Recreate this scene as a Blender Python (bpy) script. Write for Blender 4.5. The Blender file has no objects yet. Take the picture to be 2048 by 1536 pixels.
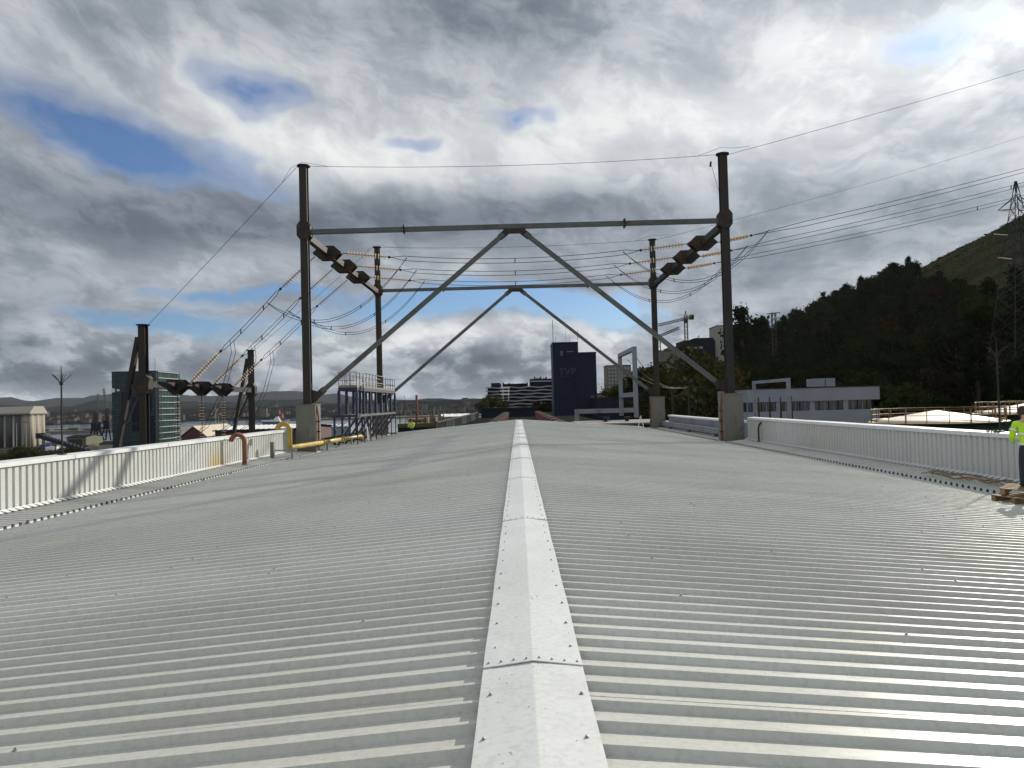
import bpy, bmesh, math, random
from mathutils import Vector, Matrix, Euler
R = math.radians
random.seed(7)
scene = bpy.context.scene
COL = scene.collection

# ------------------------------------------------------------------ camera
FPX = 1540.0                       # focal length in pixels of the 2048 px wide photograph
CAM_LOC = Vector((-0.05, 0.0, 19.6))
cam_d = bpy.data.cameras.new('camera')
cam_d.sensor_width = 36.0
cam_d.lens = FPX / 2048.0 * 36.0
cam_d.clip_start = 0.1
cam_d.clip_end = 30000.0
cam = bpy.data.objects.new('camera', cam_d)
COL.objects.link(cam)
CAM_ROT = Matrix.Rotation(R(0.41), 3, 'Z') @ Matrix.Rotation(R(90 + 1.425), 3, 'X') @ Matrix.Rotation(R(-1.49), 3, 'Z')
cam.location = CAM_LOC
cam.rotation_euler = CAM_ROT.to_euler()
scene.camera = cam

def P(px, py, Y):
    """Point of the place seen at photograph pixel (px, py) at forward distance Y."""
    d = CAM_ROT @ Vector(((px - 1024.0) / FPX, (768.0 - py) / FPX, -1.0))
    return CAM_LOC + d * (Y / d.y)

# ------------------------------------------------------------------ sun, sky, exposure
SUN_AZ, SUN_EL = 37.0, 24.0
sun_dir = Vector((math.sin(R(SUN_AZ)) * math.cos(R(SUN_EL)), math.cos(R(SUN_AZ)) * math.cos(R(SUN_EL)), math.sin(R(SUN_EL))))
sun_d = bpy.data.lights.new('sun', 'SUN')
sun_d.energy = 5.0
sun_d.angle = R(0.6)
sun_d.color = (1.0, 0.93, 0.80)
sun = bpy.data.objects.new('sun', sun_d)
COL.objects.link(sun)
sun.location = (60, 60, 80)
sun.rotation_euler = sun_dir.to_track_quat('Z', 'Y').to_euler()

world = bpy.data.worlds.new('World')
scene.world = world
world.use_nodes = True
wt = world.node_tree
for n in list(wt.nodes):
    wt.nodes.remove(n)

class NT:
    """tiny node-tree helper"""
    def __init__(s, t): s.t = t
    def new(s, k, **kw):
        n = s.t.nodes.new(k)
        for a, b in kw.items(): setattr(n, a, b)
        return n
    def put(s, sock, v):
        if isinstance(v, (int, float)): sock.default_value = v
        elif isinstance(v, (tuple, list)): sock.default_value = v
        else: s.t.links.new(v, sock)
    def m(s, op, a, b=0.0, c=None, clamp=False):
        n = s.new('ShaderNodeMath', operation=op, use_clamp=clamp)
        s.put(n.inputs[0], a); s.put(n.inputs[1], b)
        if c is not None: s.put(n.inputs[2], c)
        return n.outputs[0]
    def comb(s, x, y, z=0.0):
        n = s.new('ShaderNodeCombineXYZ')
        s.put(n.inputs[0], x); s.put(n.inputs[1], y); s.put(n.inputs[2], z)
        return n.outputs[0]
    def noise(s, vec, scale, detail=6.0, rough=0.55, dist=0.0, lac=2.0):
        n = s.new('ShaderNodeTexNoise')
        s.put(n.inputs['Vector'], vec)
        n.inputs['Scale'].default_value = scale; n.inputs['Detail'].default_value = detail
        n.inputs['Roughness'].default_value = rough; n.inputs['Distortion'].default_value = dist
        n.inputs['Lacunarity'].default_value = lac
        return n
    def ramp(s, fac, stops, interp='LINEAR'):
        n = s.new('ShaderNodeValToRGB')
        n.color_ramp.interpolation = interp
        e = n.color_ramp.elements
        while len(e) < len(stops): e.new(0.5)
        for i, (p, c) in enumerate(stops):
            e[i].position = p
            e[i].color = c if len(c) == 4 else (*c, 1.0)
        s.put(n.inputs[0], fac)
        return n.outputs[0]
    def mix(s, fac, a, b, blend='MIX'):
        n = s.new('ShaderNodeMix', data_type='RGBA', blend_type=blend)
        s.put(n.inputs[0], fac)
        for sk, v in ((n.inputs[6], a), (n.inputs[7], b)):
            if isinstance(v, tuple) and len(v) == 3: v = (*v, 1.0)
            s.put(sk, v)
        return n.outputs[2]

w = NT(wt)
sky = w.new('ShaderNodeTexSky', sky_type='NISHITA')
sky.sun_disc = False
sky.sun_elevation = R(SUN_EL)
sky.sun_rotation = R(SUN_AZ)
sky.air_density = 1.0; sky.dust_density = 0.6; sky.ozone_density = 1.6
tc = w.new('ShaderNodeTexCoord')
sep = w.new('ShaderNodeSeparateXYZ')
wt.links.new(tc.outputs['Generated'], sep.inputs[0])
dx, dy, dz = sep.outputs
zc = w.m('ABSOLUTE', dz)
inv = w.m('DIVIDE', 1.0, w.m('ADD', zc, 0.16))
flat0 = w.comb(w.m('MULTIPLY', dx, inv), w.m('MULTIPLY', dy, inv), 0.0)
wind = w.new('ShaderNodeMapping', vector_type='POINT')          # cloud streets drawn out along the wind
wind.inputs['Rotation'].default_value = (0, 0, R(-28)); wind.inputs['Scale'].default_value = (0.62, 1.5, 1.0)
wt.links.new(flat0, wind.inputs[0])
swirl = w.noise(flat0, 0.9, 3, 0.5)
sv = w.new('ShaderNodeVectorMath', operation='MULTIPLY_ADD')
wt.links.new(swirl.outputs['Color'], sv.inputs[0]); sv.inputs[1].default_value = (0.9, 0.9, 0.0); wt.links.new(wind.outputs[0], sv.inputs[2])
flat = sv.outputs[0]
az = w.m('MULTIPLY', w.m('ARCTAN2', dx, dy), 57.29578)
el = w.m('MULTIPLY', w.m('ARCSINE', dz), 57.29578)
# ragged outlines for the cloud banks
wa = w.noise(tc.outputs['Generated'], 4.5, 4, 0.6)
wsep = w.new('ShaderNodeSeparateColor'); wt.links.new(wa.outputs['Color'], wsep.inputs[0])
azw = w.m('ADD', az, w.m('MULTIPLY', w.m('SUBTRACT', wsep.outputs[0], 0.5), 20.0))
elw = w.m('ADD', el, w.m('MULTIPLY', w.m('SUBTRACT', wsep.outputs[1], 0.5), 6.0))
def blob(a0, e0, sa, se, amp, tilt=0.0):
    da = w.m('SUBTRACT', azw, a0); de = w.m('SUBTRACT', elw, e0)
    if tilt: de = w.m('SUBTRACT', de, w.m('MULTIPLY', da, tilt))
    da = w.m('DIVIDE', da, sa); de = w.m('DIVIDE', de, se)
    q = w.m('MULTIPLY_ADD', da, da, w.m('MULTIPLY', de, de))
    return w.m('MULTIPLY', w.m('EXPONENT', w.m('MULTIPLY', q, -1.0)), amp)
def total(lst):
    s = lst[0]
    for b in lst[1:]: s = w.m('ADD', s, b)
    return s
def centred(n, amp): return w.m('MULTIPLY', w.m('SUBTRACT', n, 0.5), amp)
# angle to the sun
dotn = w.new('ShaderNodeVectorMath', operation='DOT_PRODUCT')
wt.links.new(tc.outputs['Generated'], dotn.inputs[0])
dotn.inputs[1].default_value = sun_dir
dotn_raw = dotn.outputs['Value']
# drawn-out cirrus-like texture, rolling sheet texture, small tufts
strk = w.comb(w.m('MULTIPLY', azw, 0.045), w.m('MULTIPLY', w.m('ADD', elw, w.m('MULTIPLY', az, 0.20)), 0.24), 0.0)
n1 = w.noise(flat, 0.72, 6, 0.55, 0.3).outputs['Fac']
n2 = w.noise(strk, 0.85, 6, 0.56, 0.3).outputs['Fac']
n3 = w.noise(w.mix(0.14, tc.outputs['Generated'], strk), 9.0, 7, 0.62, 0.2).outputs['Fac']
low = w.ramp(w.m('DIVIDE', el, 12.0), [(0.30, (1, 1, 1)), (0.62, (0, 0, 0))])          # heaped clouds only low down
hmap = w.new('ShaderNodeMapping'); hmap.inputs['Scale'].default_value = (1.0, 1.0, 1.9); wt.links.new(tc.outputs['Generated'], hmap.inputs[0])
heap = w.noise(hmap.outputs[0], 15.0, 7, 0.58, 0.10).outputs['Fac']
lum = total([
    centred(n1, 0.52), centred(n2, 0.38), centred(n3, 0.28), w.m('MULTIPLY', w.ramp(n3, [(0.44, (0, 0, 0)), (0.60, (1, 1, 1))], 'EASE'), 0.055), w.m('MULTIPLY', low, w.m('ADD', w.m('ADD', centred(heap, 0.50), -0.05), w.m('MULTIPLY', w.ramp(heap, [(0.46, (0, 0, 0)), (0.56, (1, 1, 1))], 'EASE'), 0.14))),
    blob(-14, 13.2, 21, 3.4, -0.20), blob(0, 14.2, 10, 1.8, -0.10), blob(-1, 25.5, 10, 3.2, -0.11), blob(-31, 24.5, 7, 3.0, -0.09, -0.2),
    blob(-28, 7.2, 12, 2.0, -0.10), blob(-4, 2.4, 15, 1.3, -0.19), blob(-26, 2.6, 15, 1.4, -0.11), blob(20, 10.6, 9, 2.4, -0.12),
    blob(-12, 17.6, 10, 1.9, 0.20, -0.03), blob(11, 19.4, 11, 3.2, 0.13), blob(24, 21.0, 9, 4.0, 0.08), blob(-4, 4.7, 9, 1.1, 0.26),
    blob(17, 7.3, 7, 1.3, 0.17), blob(-14, 5.9, 9, 0.9, 0.10), blob(-22, 21.5, 8, 2.0, 0.12, -0.3), blob(9, 4.6, 5, 1.0, 0.10),
])
high = w.ramp(w.m('DIVIDE', el, 40.0), [(0.38, (0, 0, 0)), (0.50, (1, 1, 1))])           # thinner, brighter sheet higher up
lum = w.m('ADD', w.m('MULTIPLY_ADD', high, 0.085, lum), 0.595)
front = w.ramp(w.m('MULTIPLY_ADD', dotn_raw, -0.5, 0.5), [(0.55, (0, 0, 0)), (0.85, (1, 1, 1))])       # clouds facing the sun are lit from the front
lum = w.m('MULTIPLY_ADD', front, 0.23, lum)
gap = total([
    blob(-30, 18.4, 11, 2.1, 0.88, -0.17), blob(-18.5, 21.8, 5, 1.4, 0.62, -0.22), blob(1.3, 20.4, 3.2, 1.0, 0.62, 0.1), blob(-8.6, 19.1, 2.0, 0.6, 0.5),
    blob(-6, 7.0, 10, 1.15, 1.25, 0.02), blob(6.4, 6.4, 5.5, 1.1, 1.15, -0.05), blob(-19, 8.0, 5, 0.5, 0.75), blob(-24, 5.8, 6, 0.8, 0.75), blob(28.5, 22.0, 4.5, 1.6, 0.55),
])
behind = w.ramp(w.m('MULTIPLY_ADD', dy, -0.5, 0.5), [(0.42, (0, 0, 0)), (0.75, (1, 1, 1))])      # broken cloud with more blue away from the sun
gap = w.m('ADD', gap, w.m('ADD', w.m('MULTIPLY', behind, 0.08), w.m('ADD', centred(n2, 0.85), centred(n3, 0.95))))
cover = w.ramp(gap, [(0.20, (1, 1, 1)), (0.45, (0.55, 0.55, 0.55)), (0.80, (0.05, 0.05, 0.05))], 'EASE')
def lin(r, g, b): return tuple((c / 255 / 12.92) if c <= 10 else ((c / 255 + 0.055) / 1.055) ** 2.4 for c in (r, g, b))
tone = w.ramp(lum, [(0.26, lin(80, 89, 103)), (0.40, lin(106, 115, 128)), (0.53, lin(138, 146, 157)), (0.66, lin(173, 179, 187)), (0.80, lin(210, 214, 218)), (0.95, lin(240, 242, 240))])
# the veiled sun: clouds glow around its direction
cosang = w.m('MAXIMUM', dotn.outputs['Value'], 0.0)
glow = w.m('ADD', w.m('MULTIPLY', w.m('POWER', cosang, 160.0), 0.6), w.m('MULTIPLY', w.m('POWER', cosang, 10.0), 0.42))
warm = w.mix(1.0, tone, (1.0, 0.965, 0.88), 'MULTIPLY')
lit = w.new('ShaderNodeVectorMath', operation='SCALE'); wt.links.new(warm, lit.inputs[0]); w.put(lit.inputs['Scale'], glow)
addc = w.new('ShaderNodeVectorMath', operation='ADD'); wt.links.new(tone, addc.inputs[0]); wt.links.new(lit.outputs[0], addc.inputs[1])
cl10 = w.new('ShaderNodeVectorMath', operation='SCALE'); wt.links.new(addc.outputs[0], cl10.inputs[0]); cl10.inputs['Scale'].default_value = 8.6
blue = w.mix(1.0, sky.outputs['Color'], (0.40, 0.56, 0.80), 'MULTIPLY')
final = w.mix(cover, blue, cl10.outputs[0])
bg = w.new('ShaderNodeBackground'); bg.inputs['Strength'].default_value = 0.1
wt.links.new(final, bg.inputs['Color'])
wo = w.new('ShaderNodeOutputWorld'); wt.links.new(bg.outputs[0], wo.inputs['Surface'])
world.cycles.sampling_method = 'MANUAL'
world.cycles.sample_map_resolution = 512

vs = scene.view_settings
scene.display_settings.display_device = 'sRGB'
vs.view_transform = 'Standard'; vs.look = 'None'; vs.exposure = 0.2; vs.gamma = 1.0
vs.use_curve_mapping = False
scene.cycles.use_denoising = True
scene.cycles.max_bounces = 5
scene.cycles.diffuse_bounces = 2
scene.cycles.transparent_max_bounces = 6

# ------------------------------------------------------------------ helpers
class MB:
    """collects simple shapes, then links them as one mesh object"""
    def __init__(s): s.v, s.f = [], []
    def add(s, vs_, fs_):
        o = len(s.v)
        s.v += [tuple(p) for p in vs_]
        s.f += [tuple(o + i for i in q) for q in fs_]
        return s
    BOXF = [(0, 3, 2, 1), (4, 5, 6, 7), (0, 1, 5, 4), (1, 2, 6, 5), (2, 3, 7, 6), (3, 0, 4, 7)]
    def box(s, x0, x1, y0, y1, z0, z1):
        return s.add([(x0, y0, z0), (x1, y0, z0), (x1, y1, z0), (x0, y1, z0), (x0, y0, z1), (x1, y0, z1), (x1, y1, z1), (x0, y1, z1)], MB.BOXF)
    def bar(s, p, q, a, b=None, up=(0, 0, 1)):
        b = a if b is None else b
        p, q = Vector(p), Vector(q)
        d = (q - p).normalized()
        u = Vector(up)
        if abs(d.dot(u)) > 0.98: u = Vector((0, 1, 0))
        sx = d.cross(u).normalized(); sz = sx.cross(d).normalized()
        pts = []
        for e in (p, q):
            for i, j in ((-1, -1), (1, -1), (1, 1), (-1, 1)):
                pts.append(e + sx * (a * i / 2) + sz * (b * j / 2))
        return s.add(pts, MB.BOXF)
    def tube(s, pts, r, n=6, cap=True):
        pts = [Vector(p) for p in pts]
        vs_, fs_ = [], []
        prev = None
        for i, p in enumerate(pts):
            d = (pts[min(i + 1, len(pts) - 1)] - pts[max(i - 1, 0)]).normalized()
            if prev is None:
                u = Vector((0, 0, 1)) if abs(d.z) < 0.9 else Vector((1, 0, 0))
                sx = d.cross(u).normalized()
            else:
                sx = (prev - d * prev.dot(d)).normalized()
            prev = sx
            sy = d.cross(sx)
            rr = r[i] if isinstance(r, (list, tuple)) else r
            for k in range(n):
                a = 2 * math.pi * k / n
                vs_.append(p + sx * (rr * math.cos(a)) + sy * (rr * math.sin(a)))
        for i in range(len(pts) - 1):
            for k in range(n):
                a, b = i * n + k, i * n + (k + 1) % n
                fs_.append((a, b, b + n, a + n))
        if cap:
            fs_.append(tuple(reversed(range(n)))); fs_.append(tuple(range((len(pts) - 1) * n, len(pts) * n)))
        return s.add(vs_, fs_)
    def prism(s, poly, axis, a0, a1):
        """polygon in the plane normal to axis; for 'x' poly=(y,z), 'y' poly=(x,z), 'z' poly=(x,y)"""
        def mk(u, v, a): return {'x': (a, u, v), 'y': (u, a, v), 'z': (u, v, a)}[axis]
        n = len(poly)
        vs_ = [mk(u, v, a0) for u, v in poly] + [mk(u, v, a1) for u, v in poly]
        fs_ = [tuple(range(n)), tuple(reversed(range(n, 2 * n)))] + [(i, n + i, n + (i + 1) % n, (i + 1) % n) for i in range(n)]
        return s.add(vs_, fs_)
    def lathe(s, prof, c, d=(0, 0, 1), n=12, cap=True):
        """profile of (radius, height) turned about axis d through c"""
        c, d = Vector(c), Vector(d).normalized()
        u = Vector((1, 0, 0)) if abs(d.x) < 0.9 else Vector((0, 1, 0))
        sx = d.cross(u).normalized(); sy = d.cross(sx)
        vs_, fs_ = [], []
        for r, h in prof:
            for k in range(n):
                a = 2 * math.pi * k / n
                vs_.append(c + d * h + sx * (r * math.cos(a)) + sy * (r * math.sin(a)))
        for i in range(len(prof) - 1):
            for k in range(n):
                a, b = i * n + k, i * n + (k + 1) % n
                fs_.append((a, b, b + n, a + n))
        if cap:
            fs_.append(tuple(reversed(range(n)))); fs_.append(tuple(range((len(prof) - 1) * n, len(prof) * n)))
        return s.add(vs_, fs_)
    def quad(s, a, b, c, d): return s.add([a, b, c, d], [(0, 1, 2, 3)])
    def hcol(s, x, y, z0, z1, b, d, t=0.035):
        """H-section column: flanges face +-Y (width b), depth d along Y"""
        s.box(x - b / 2, x + b / 2, y - d / 2, y - d / 2 + t, z0, z1)
        s.box(x - b / 2, x + b / 2, y + d / 2 - t, y + d / 2, z0, z1)
        s.box(x - t / 2, x + t / 2, y - d / 2 + t, y + d / 2 - t, z0, z1)
        return s
    def build(s, name, material, parent=None, smooth=False):
        off = wloc(parent)
        me = bpy.data.meshes.new(name)
        me.from_pydata([(p[0] - off.x, p[1] - off.y, p[2] - off.z) for p in s.v], [], s.f)
        bm = bmesh.new(); bm.from_mesh(me)
        bmesh.ops.recalc_face_normals(bm, faces=bm.faces)
        bm.to_mesh(me); bm.free()
        if smooth:
            me.polygons.foreach_set('use_smooth', [True] * len(me.polygons))
        me.materials.append(material)
        return link(name, me, parent)

def wloc(o):
    p = Vector((0, 0, 0))
    while o is not None:
        p += o.location; o = o.parent
    return p
def link(name, data, parent=None):
    o = bpy.data.objects.new(name, data)
    COL.objects.link(o)
    o.parent = parent
    return o
def tag(o, label=None, cat=None, group=None, kind=None):
    if label: o['label'] = label
    if cat: o['category'] = cat
    if group: o['group'] = group
    if kind: o['kind'] = kind
    return o
def empty(name, loc, label=None, cat=None, group=None):
    o = bpy.data.objects.new(name, None)
    o.empty_display_size = 0.3
    COL.objects.link(o)
    o.location = loc
    return tag(o, label, cat, group)
def copy_tree(o, parent=None):
    c = o.copy(); COL.objects.link(c); c.parent = parent
    for ch in list(o.children): copy_tree(ch, c)
    return c

MATS = {}
def mat(name, col, rough=0.6, metal=0.0, var=0.12, scale=3.0, bump=0.0, bscale=40.0, second=None, sscale=1.2, slo=0.52, shi=0.66,
        rnd=0.0, spec=0.5, stretch=None, trans=0.0, matte=False):
    m = bpy.data.materials.new(name); m.use_nodes = True
    t = NT(m.node_tree)
    bsdf = m.node_tree.nodes['Principled BSDF']
    tcn = t.new('ShaderNodeTexCoord')
    vec = tcn.outputs['Object']
    if stretch:
        mp = t.new('ShaderNodeMapping'); mp.inputs['Scale'].default_value = stretch
        m.node_tree.links.new(vec, mp.inputs[0]); vec = mp.outputs[0]
    nz = t.noise(vec, scale, 7, 0.6).outputs['Fac']
    lo, hi = 1 - var, 1 + var
    c = t.mix(1.0, (*col, 1.0), t.ramp(nz, [(0.3, (lo, lo, lo)), (0.7, (hi, hi, hi))]), 'MULTIPLY')
    if second:
        n2 = t.noise(vec, sscale, 8, 0.65, 0.3).outputs['Fac']
        c = t.mix(t.ramp(n2, [(slo, (0, 0, 0)), (shi, (1, 1, 1))]), c, second)
    if rnd:
        oi = t.new('ShaderNodeObjectInfo')
        c = t.mix(1.0, c, t.ramp(oi.outputs['Random'], [(0.0, (1 - rnd,) * 3), (1.0, (1 + rnd,) * 3)]), 'MULTIPLY')
    m.node_tree.links.new(c, bsdf.inputs['Base Color'])
    rr = t.ramp(nz, [(0.3, (max(0, rough - 0.08),) * 3), (0.7, (min(1, rough + 0.08),) * 3)])
    m.node_tree.links.new(rr, bsdf.inputs['Roughness'])
    bsdf.inputs['Metallic'].default_value = metal
    bsdf.inputs['Specular IOR Level'].default_value = spec
    if bump:
        bp = t.new('ShaderNodeBump'); bp.inputs['Strength'].default_value = bump; bp.inputs['Distance'].default_value = 0.02
        m.node_tree.links.new(t.noise(vec, bscale, 5, 0.6).outputs['Fac'], bp.inputs['Height'])
        m.node_tree.links.new(bp.outputs[0], bsdf.inputs['Normal'])
    if matte:                                   # plain diffuse for soil, leaves, felt
        df = t.new('ShaderNodeBsdfDiffuse'); m.node_tree.links.new(c, df.inputs['Color']); df.inputs['Roughness'].default_value = 0.3
        m.node_tree.links.new(df.outputs[0], m.node_tree.nodes['Material Output'].inputs['Surface'])
        bsdf = df
    if trans:
        tr = t.new('ShaderNodeBsdfTranslucent'); m.node_tree.links.new(c, tr.inputs['Color'])
        mx = t.new('ShaderNodeMixShader'); mx.inputs[0].default_value = trans
        m.node_tree.links.new(bsdf.outputs[0], mx.inputs[1]); m.node_tree.links.new(tr.outputs[0], mx.inputs[2])
        m.node_tree.links.new(mx.outputs[0], m.node_tree.nodes['Material Output'].inputs['Surface'])
    MATS[name] = m
    return m
def weathered_sheet(name, col, rough, dirt, rnd, streak):
    """painted metal sheet: faint dust film, run-off streaks, scuffs, small specks, in place coordinates"""
    m = bpy.data.materials.new(name); m.use_nodes = True
    t = NT(m.node_tree); L = m.node_tree.links
    bsdf = m.node_tree.nodes['Principled BSDF']
    pos = t.new('ShaderNodeNewGeometry').outputs['Position']
    big = t.noise(pos, 0.22, 6, 0.6, 0.4).outputs['Fac']
    mp = t.new('ShaderNodeMapping'); mp.inputs['Scale'].default_value = streak; L.new(pos, mp.inputs[0])
    run = t.noise(mp.outputs[0], 1.0, 7, 0.62).outputs['Fac']
    speck = t.noise(pos, 26.0, 3, 0.6).outputs['Fac']
    scuff = t.noise(pos, 2.6, 8, 0.7, 1.2).outputs['Fac']
    oi = t.new('ShaderNodeObjectInfo')
    c = t.mix(1.0, (*col, 1.0), t.ramp(oi.outputs['Random'], [(0.0, (1 - rnd,) * 3), (1.0, (1 + rnd,) * 3)]), 'MULTIPLY')
    c = t.mix(t.ramp(big, [(0.40, (0, 0, 0)), (0.72, (0.75, 0.75, 0.75))]), c, dirt)
    c = t.mix(t.ramp(run, [(0.50, (0, 0, 0)), (0.80, (0.60, 0.60, 0.60))]), c, dirt)
    c = t.mix(1.0, c, t.ramp(speck, [(0.28, (0.86, 0.86, 0.85)), (0.50, (1.0, 1.0, 1.0)), (0.74, (1.06, 1.06, 1.06))]), 'MULTIPLY')
    c = t.mix(t.ramp(scuff, [(0.63, (0, 0, 0)), (0.76, (0.5, 0.5, 0.5))]), c, tuple(x * 0.55 for x in col))
    L.new(c, bsdf.inputs['Base Color'])
    L.new(t.ramp(scuff, [(0.3, (rough - 0.04,) * 3), (0.75, (rough + 0.10,) * 3)]), bsdf.inputs['Roughness'])
    bsdf.inputs['Specular IOR Level'].default_value = 0.28
    bp = t.new('ShaderNodeBump'); bp.inputs['Strength'].default_value = 0.06; bp.inputs['Distance'].default_value = 0.02
    L.new(t.noise(pos, 4.0, 3, 0.5).outputs['Fac'], bp.inputs['Height']); L.new(bp.outputs[0], bsdf.inputs['Normal'])
    MATS[name] = m
    return m

M_SHEET = weathered_sheet('painted_sheet', (0.530, 0.545, 0.520), 0.26, (0.40, 0.395, 0.345), 0.05, (0.25, 5.0, 1.0))
M_CAP = weathered_sheet('ridge_sheet', (0.615, 0.640, 0.640), 0.36, (0.50, 0.51, 0.50), 0.02, (2.0, 1.2, 1.0))
M_WALLSHEET = weathered_sheet('wall_sheet', (0.49, 0.51, 0.515), 0.40, (0.42, 0.41, 0.36), 0.03, (1.0, 6.0, 0.5))
def stained_sheet():
    """wall sheet with a rust-water stain of its own below the gooseneck vent"""
    m = M_WALLSHEET.copy(); m.name = 'stained_wall_sheet'
    t = NT(m.node_tree); L = m.node_tree.links
    bsdf = m.node_tree.nodes['Principled BSDF']
    old = bsdf.inputs['Base Color'].links[0].from_socket
    sp = t.new('ShaderNodeSeparateXYZ'); L.new(t.new('ShaderNodeNewGeometry').outputs['Position'], sp.inputs[0])
    d = t.m('DIVIDE', t.m('SUBTRACT', sp.outputs[1], 33.7), 1.05)
    g = t.m('EXPONENT', t.m('MULTIPLY', t.m('MULTIPLY', d, d), -1.0))
    hgt = t.m('SUBTRACT', 1.0, t.m('DIVIDE', t.m('SUBTRACT', sp.outputs[2], 17.1), 1.15), clamp=True)
    mp = t.new('ShaderNodeMapping'); mp.inputs['Scale'].default_value = (1, 5, 0.7); L.new(t.new('ShaderNodeNewGeometry').outputs['Position'], mp.inputs[0])
    nz = t.noise(mp.outputs[0], 1.6, 6, 0.65).outputs['Fac']
    f = t.m('MULTIPLY', t.m('MULTIPLY', g, hgt), t.m('MULTIPLY', nz, 2.0), clamp=True)
    L.new(t.mix(f, old, (0.40, 0.30, 0.10)), bsdf.inputs['Base Color'])
    return m
M_STAIN = stained_sheet()
M_COPING = mat('white_coping', (0.62, 0.645, 0.67), 0.40, 0.0, 0.05, 2.0, 0.05, 20)
M_SCREW = mat('zinc_screw', (0.30, 0.30, 0.30), 0.5, 0.2, 0.1, 10)
M_BLACK = mat('black_rubber', (0.015, 0.015, 0.017), 0.7, 0.0, 0.1, 5)
M_STEEL = mat('weathered_steel', (0.027, 0.029, 0.030), 0.6, 0.0, 0.25, 1.4, 0.15, 20, second=(0.042, 0.026, 0.016), sscale=0.9, slo=0.46, shi=0.66, stretch=(1, 1, 0.25), spec=0.2)
M_STEELD = mat('rusty_dark_steel', (0.030, 0.027, 0.024), 0.65, 0.0, 0.25, 2.0, 0.1, 20, second=(0.080, 0.043, 0.022), sscale=1.4, slo=0.5, shi=0.68, spec=0.2)
M_BEAM = mat('galvanised_brace', (0.088, 0.096, 0.098), 0.55, 0.0, 0.2, 1.2, 0.1, 20, second=(0.058, 0.055, 0.050), sscale=0.7, slo=0.5, shi=0.72, spec=0.3)
M_GALV = mat('grey_painted_steel', (0.19, 0.22, 0.25), 0.5, 0.0, 0.12, 1.2, second=(0.13, 0.13, 0.12), sscale=0.8)
M_CONC = mat('plinth_concrete', (0.135, 0.132, 0.116), 0.85, 0.0, 0.14, 2.2, 0.15, 30, second=(0.090, 0.085, 0.066), sscale=1.3, stretch=(1, 1, 0.35))
M_WIRE = mat('dark_conductor', (0.028, 0.030, 0.035), 0.8, 0.0, 0.1, 5, spec=0.2)
M_INSUL = mat('glazed_insulator', (0.68, 0.55, 0.36), 0.15, 0.0, 0.12, 12, spec=0.8, trans=0.38)
M_BLUE = mat('blue_steel', (0.008, 0.017, 0.058), 0.6, 0.0, 0.25, 1.5, second=(0.018, 0.025, 0.05), sscale=1.0)
M_YRAIL = mat('faded_yellow_rail', (0.17, 0.158, 0.095), 0.55, 0.0, 0.15, 2.0)
M_YELLOW = mat('yellow_pipe_paint', (0.33, 0.235, 0.028), 0.5, 0.0, 0.2, 2.0, second=(0.19, 0.14, 0.04), sscale=1.5, slo=0.46, shi=0.68)
M_RUST = mat('rusted_pipe', (0.165, 0.062, 0.026), 0.75, 0.0, 0.25, 3.0, 0.15, 25)
M_WHITE = mat('white_paint', (0.76, 0.76, 0.74), 0.5, 0.0, 0.06, 2.0)
M_ROPE = mat('dry_rope', (0.20, 0.14, 0.08), 0.9, 0.0, 0.2, 8.0)
M_WOOD = mat('weathered_wood', (0.22, 0.15, 0.085), 0.85, 0.0, 0.25, 3.0, 0.2, 20, stretch=(6, 1, 1))

# ================================================================== the hall roof we stand on
ZR, SL = 18.0, 0.083                   # ridge height, roof slope
XE, XW = 12.0, 13.3                    # eave seam, parapet face
YN, YF = -7.7, 71.5                    # near and far ends of the roof
PITCH, SHW = 0.275, 1.1
def roof_z(x): return ZR - SL * abs(x)

hall = empty('factory_hall', (0, 30, 0), 'long hall with pale ribbed metal roof and white ridge cap underfoot', 'building')
w_ = MB()
w_.box(-13.62, 13.62, YN, YF, 0.0, 16.55)
w_.build('outer_wall', M_GALV, hall)

def deck_profile(n=4, pan=0.17, web=0.026, crown=0.034, h=0.039):
    pts = [(0.0, 0.0)]
    y = 0.0
    for i in range(n):
        p0 = i * PITCH
        a = p0 + (PITCH - 2 * web - crown) / 2
        # flat pan with two faint swages, then the rib
        pts += [(p0 + 0.5 * (a - p0), 0.0), (a, 0.0), (a + web, h), (a + web + crown, h), (a + 2 * web + crown, 0.0)]
    pts.append((n * PITCH, 0.0))
    return pts
prof = deck_profile()
def roof_sheet_mesh(name, side, x0, x1, zf, thick=0.0):
    vs_, fs_ = [], []
    nx = 7
    rng = random.Random(3 if side > 0 else 4)
    for i in range(nx):
        x = x0 + (x1 - x0) * i / (nx - 1)
        for (y, h) in prof:
            vs_.append((side * x, y, zf(x) + h))
    n = len(prof)
    for i in range(nx - 1):
        for k in range(n - 1):
            a = i * n + k
            q = (a, a + 1, a + n + 1, a + n)
            fs_.append(q if side < 0 else q[::-1])
    me = bpy.data.meshes.new(name)
    me.from_pydata(vs_, [], fs_)
    me.materials.append(M_SHEET)
    me.update()
    return me
HR = 0.039
mesh_r = roof_sheet_mesh('roof_sheet', 1, 0.12, XE, lambda x: ZR - HR - SL * x)
mesh_l = roof_sheet_mesh('roof_sheet', -1, 0.12, XE, lambda x: ZR - HR - SL * x)
zs0 = ZR - SL * XE + 0.005
gut_r = roof_sheet_mesh('gutter_sheet', 1, XE - 0.04, XW + 0.02, lambda x: zs0 + (x - XE) * 0.075)
gut_l = roof_sheet_mesh('gutter_sheet', -1, XE - 0.04, XW + 0.02, lambda x: zs0 + (x - XE) * 0.075)
NSH = int(round((YF - YN) / SHW))
rng = random.Random(11)
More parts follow.
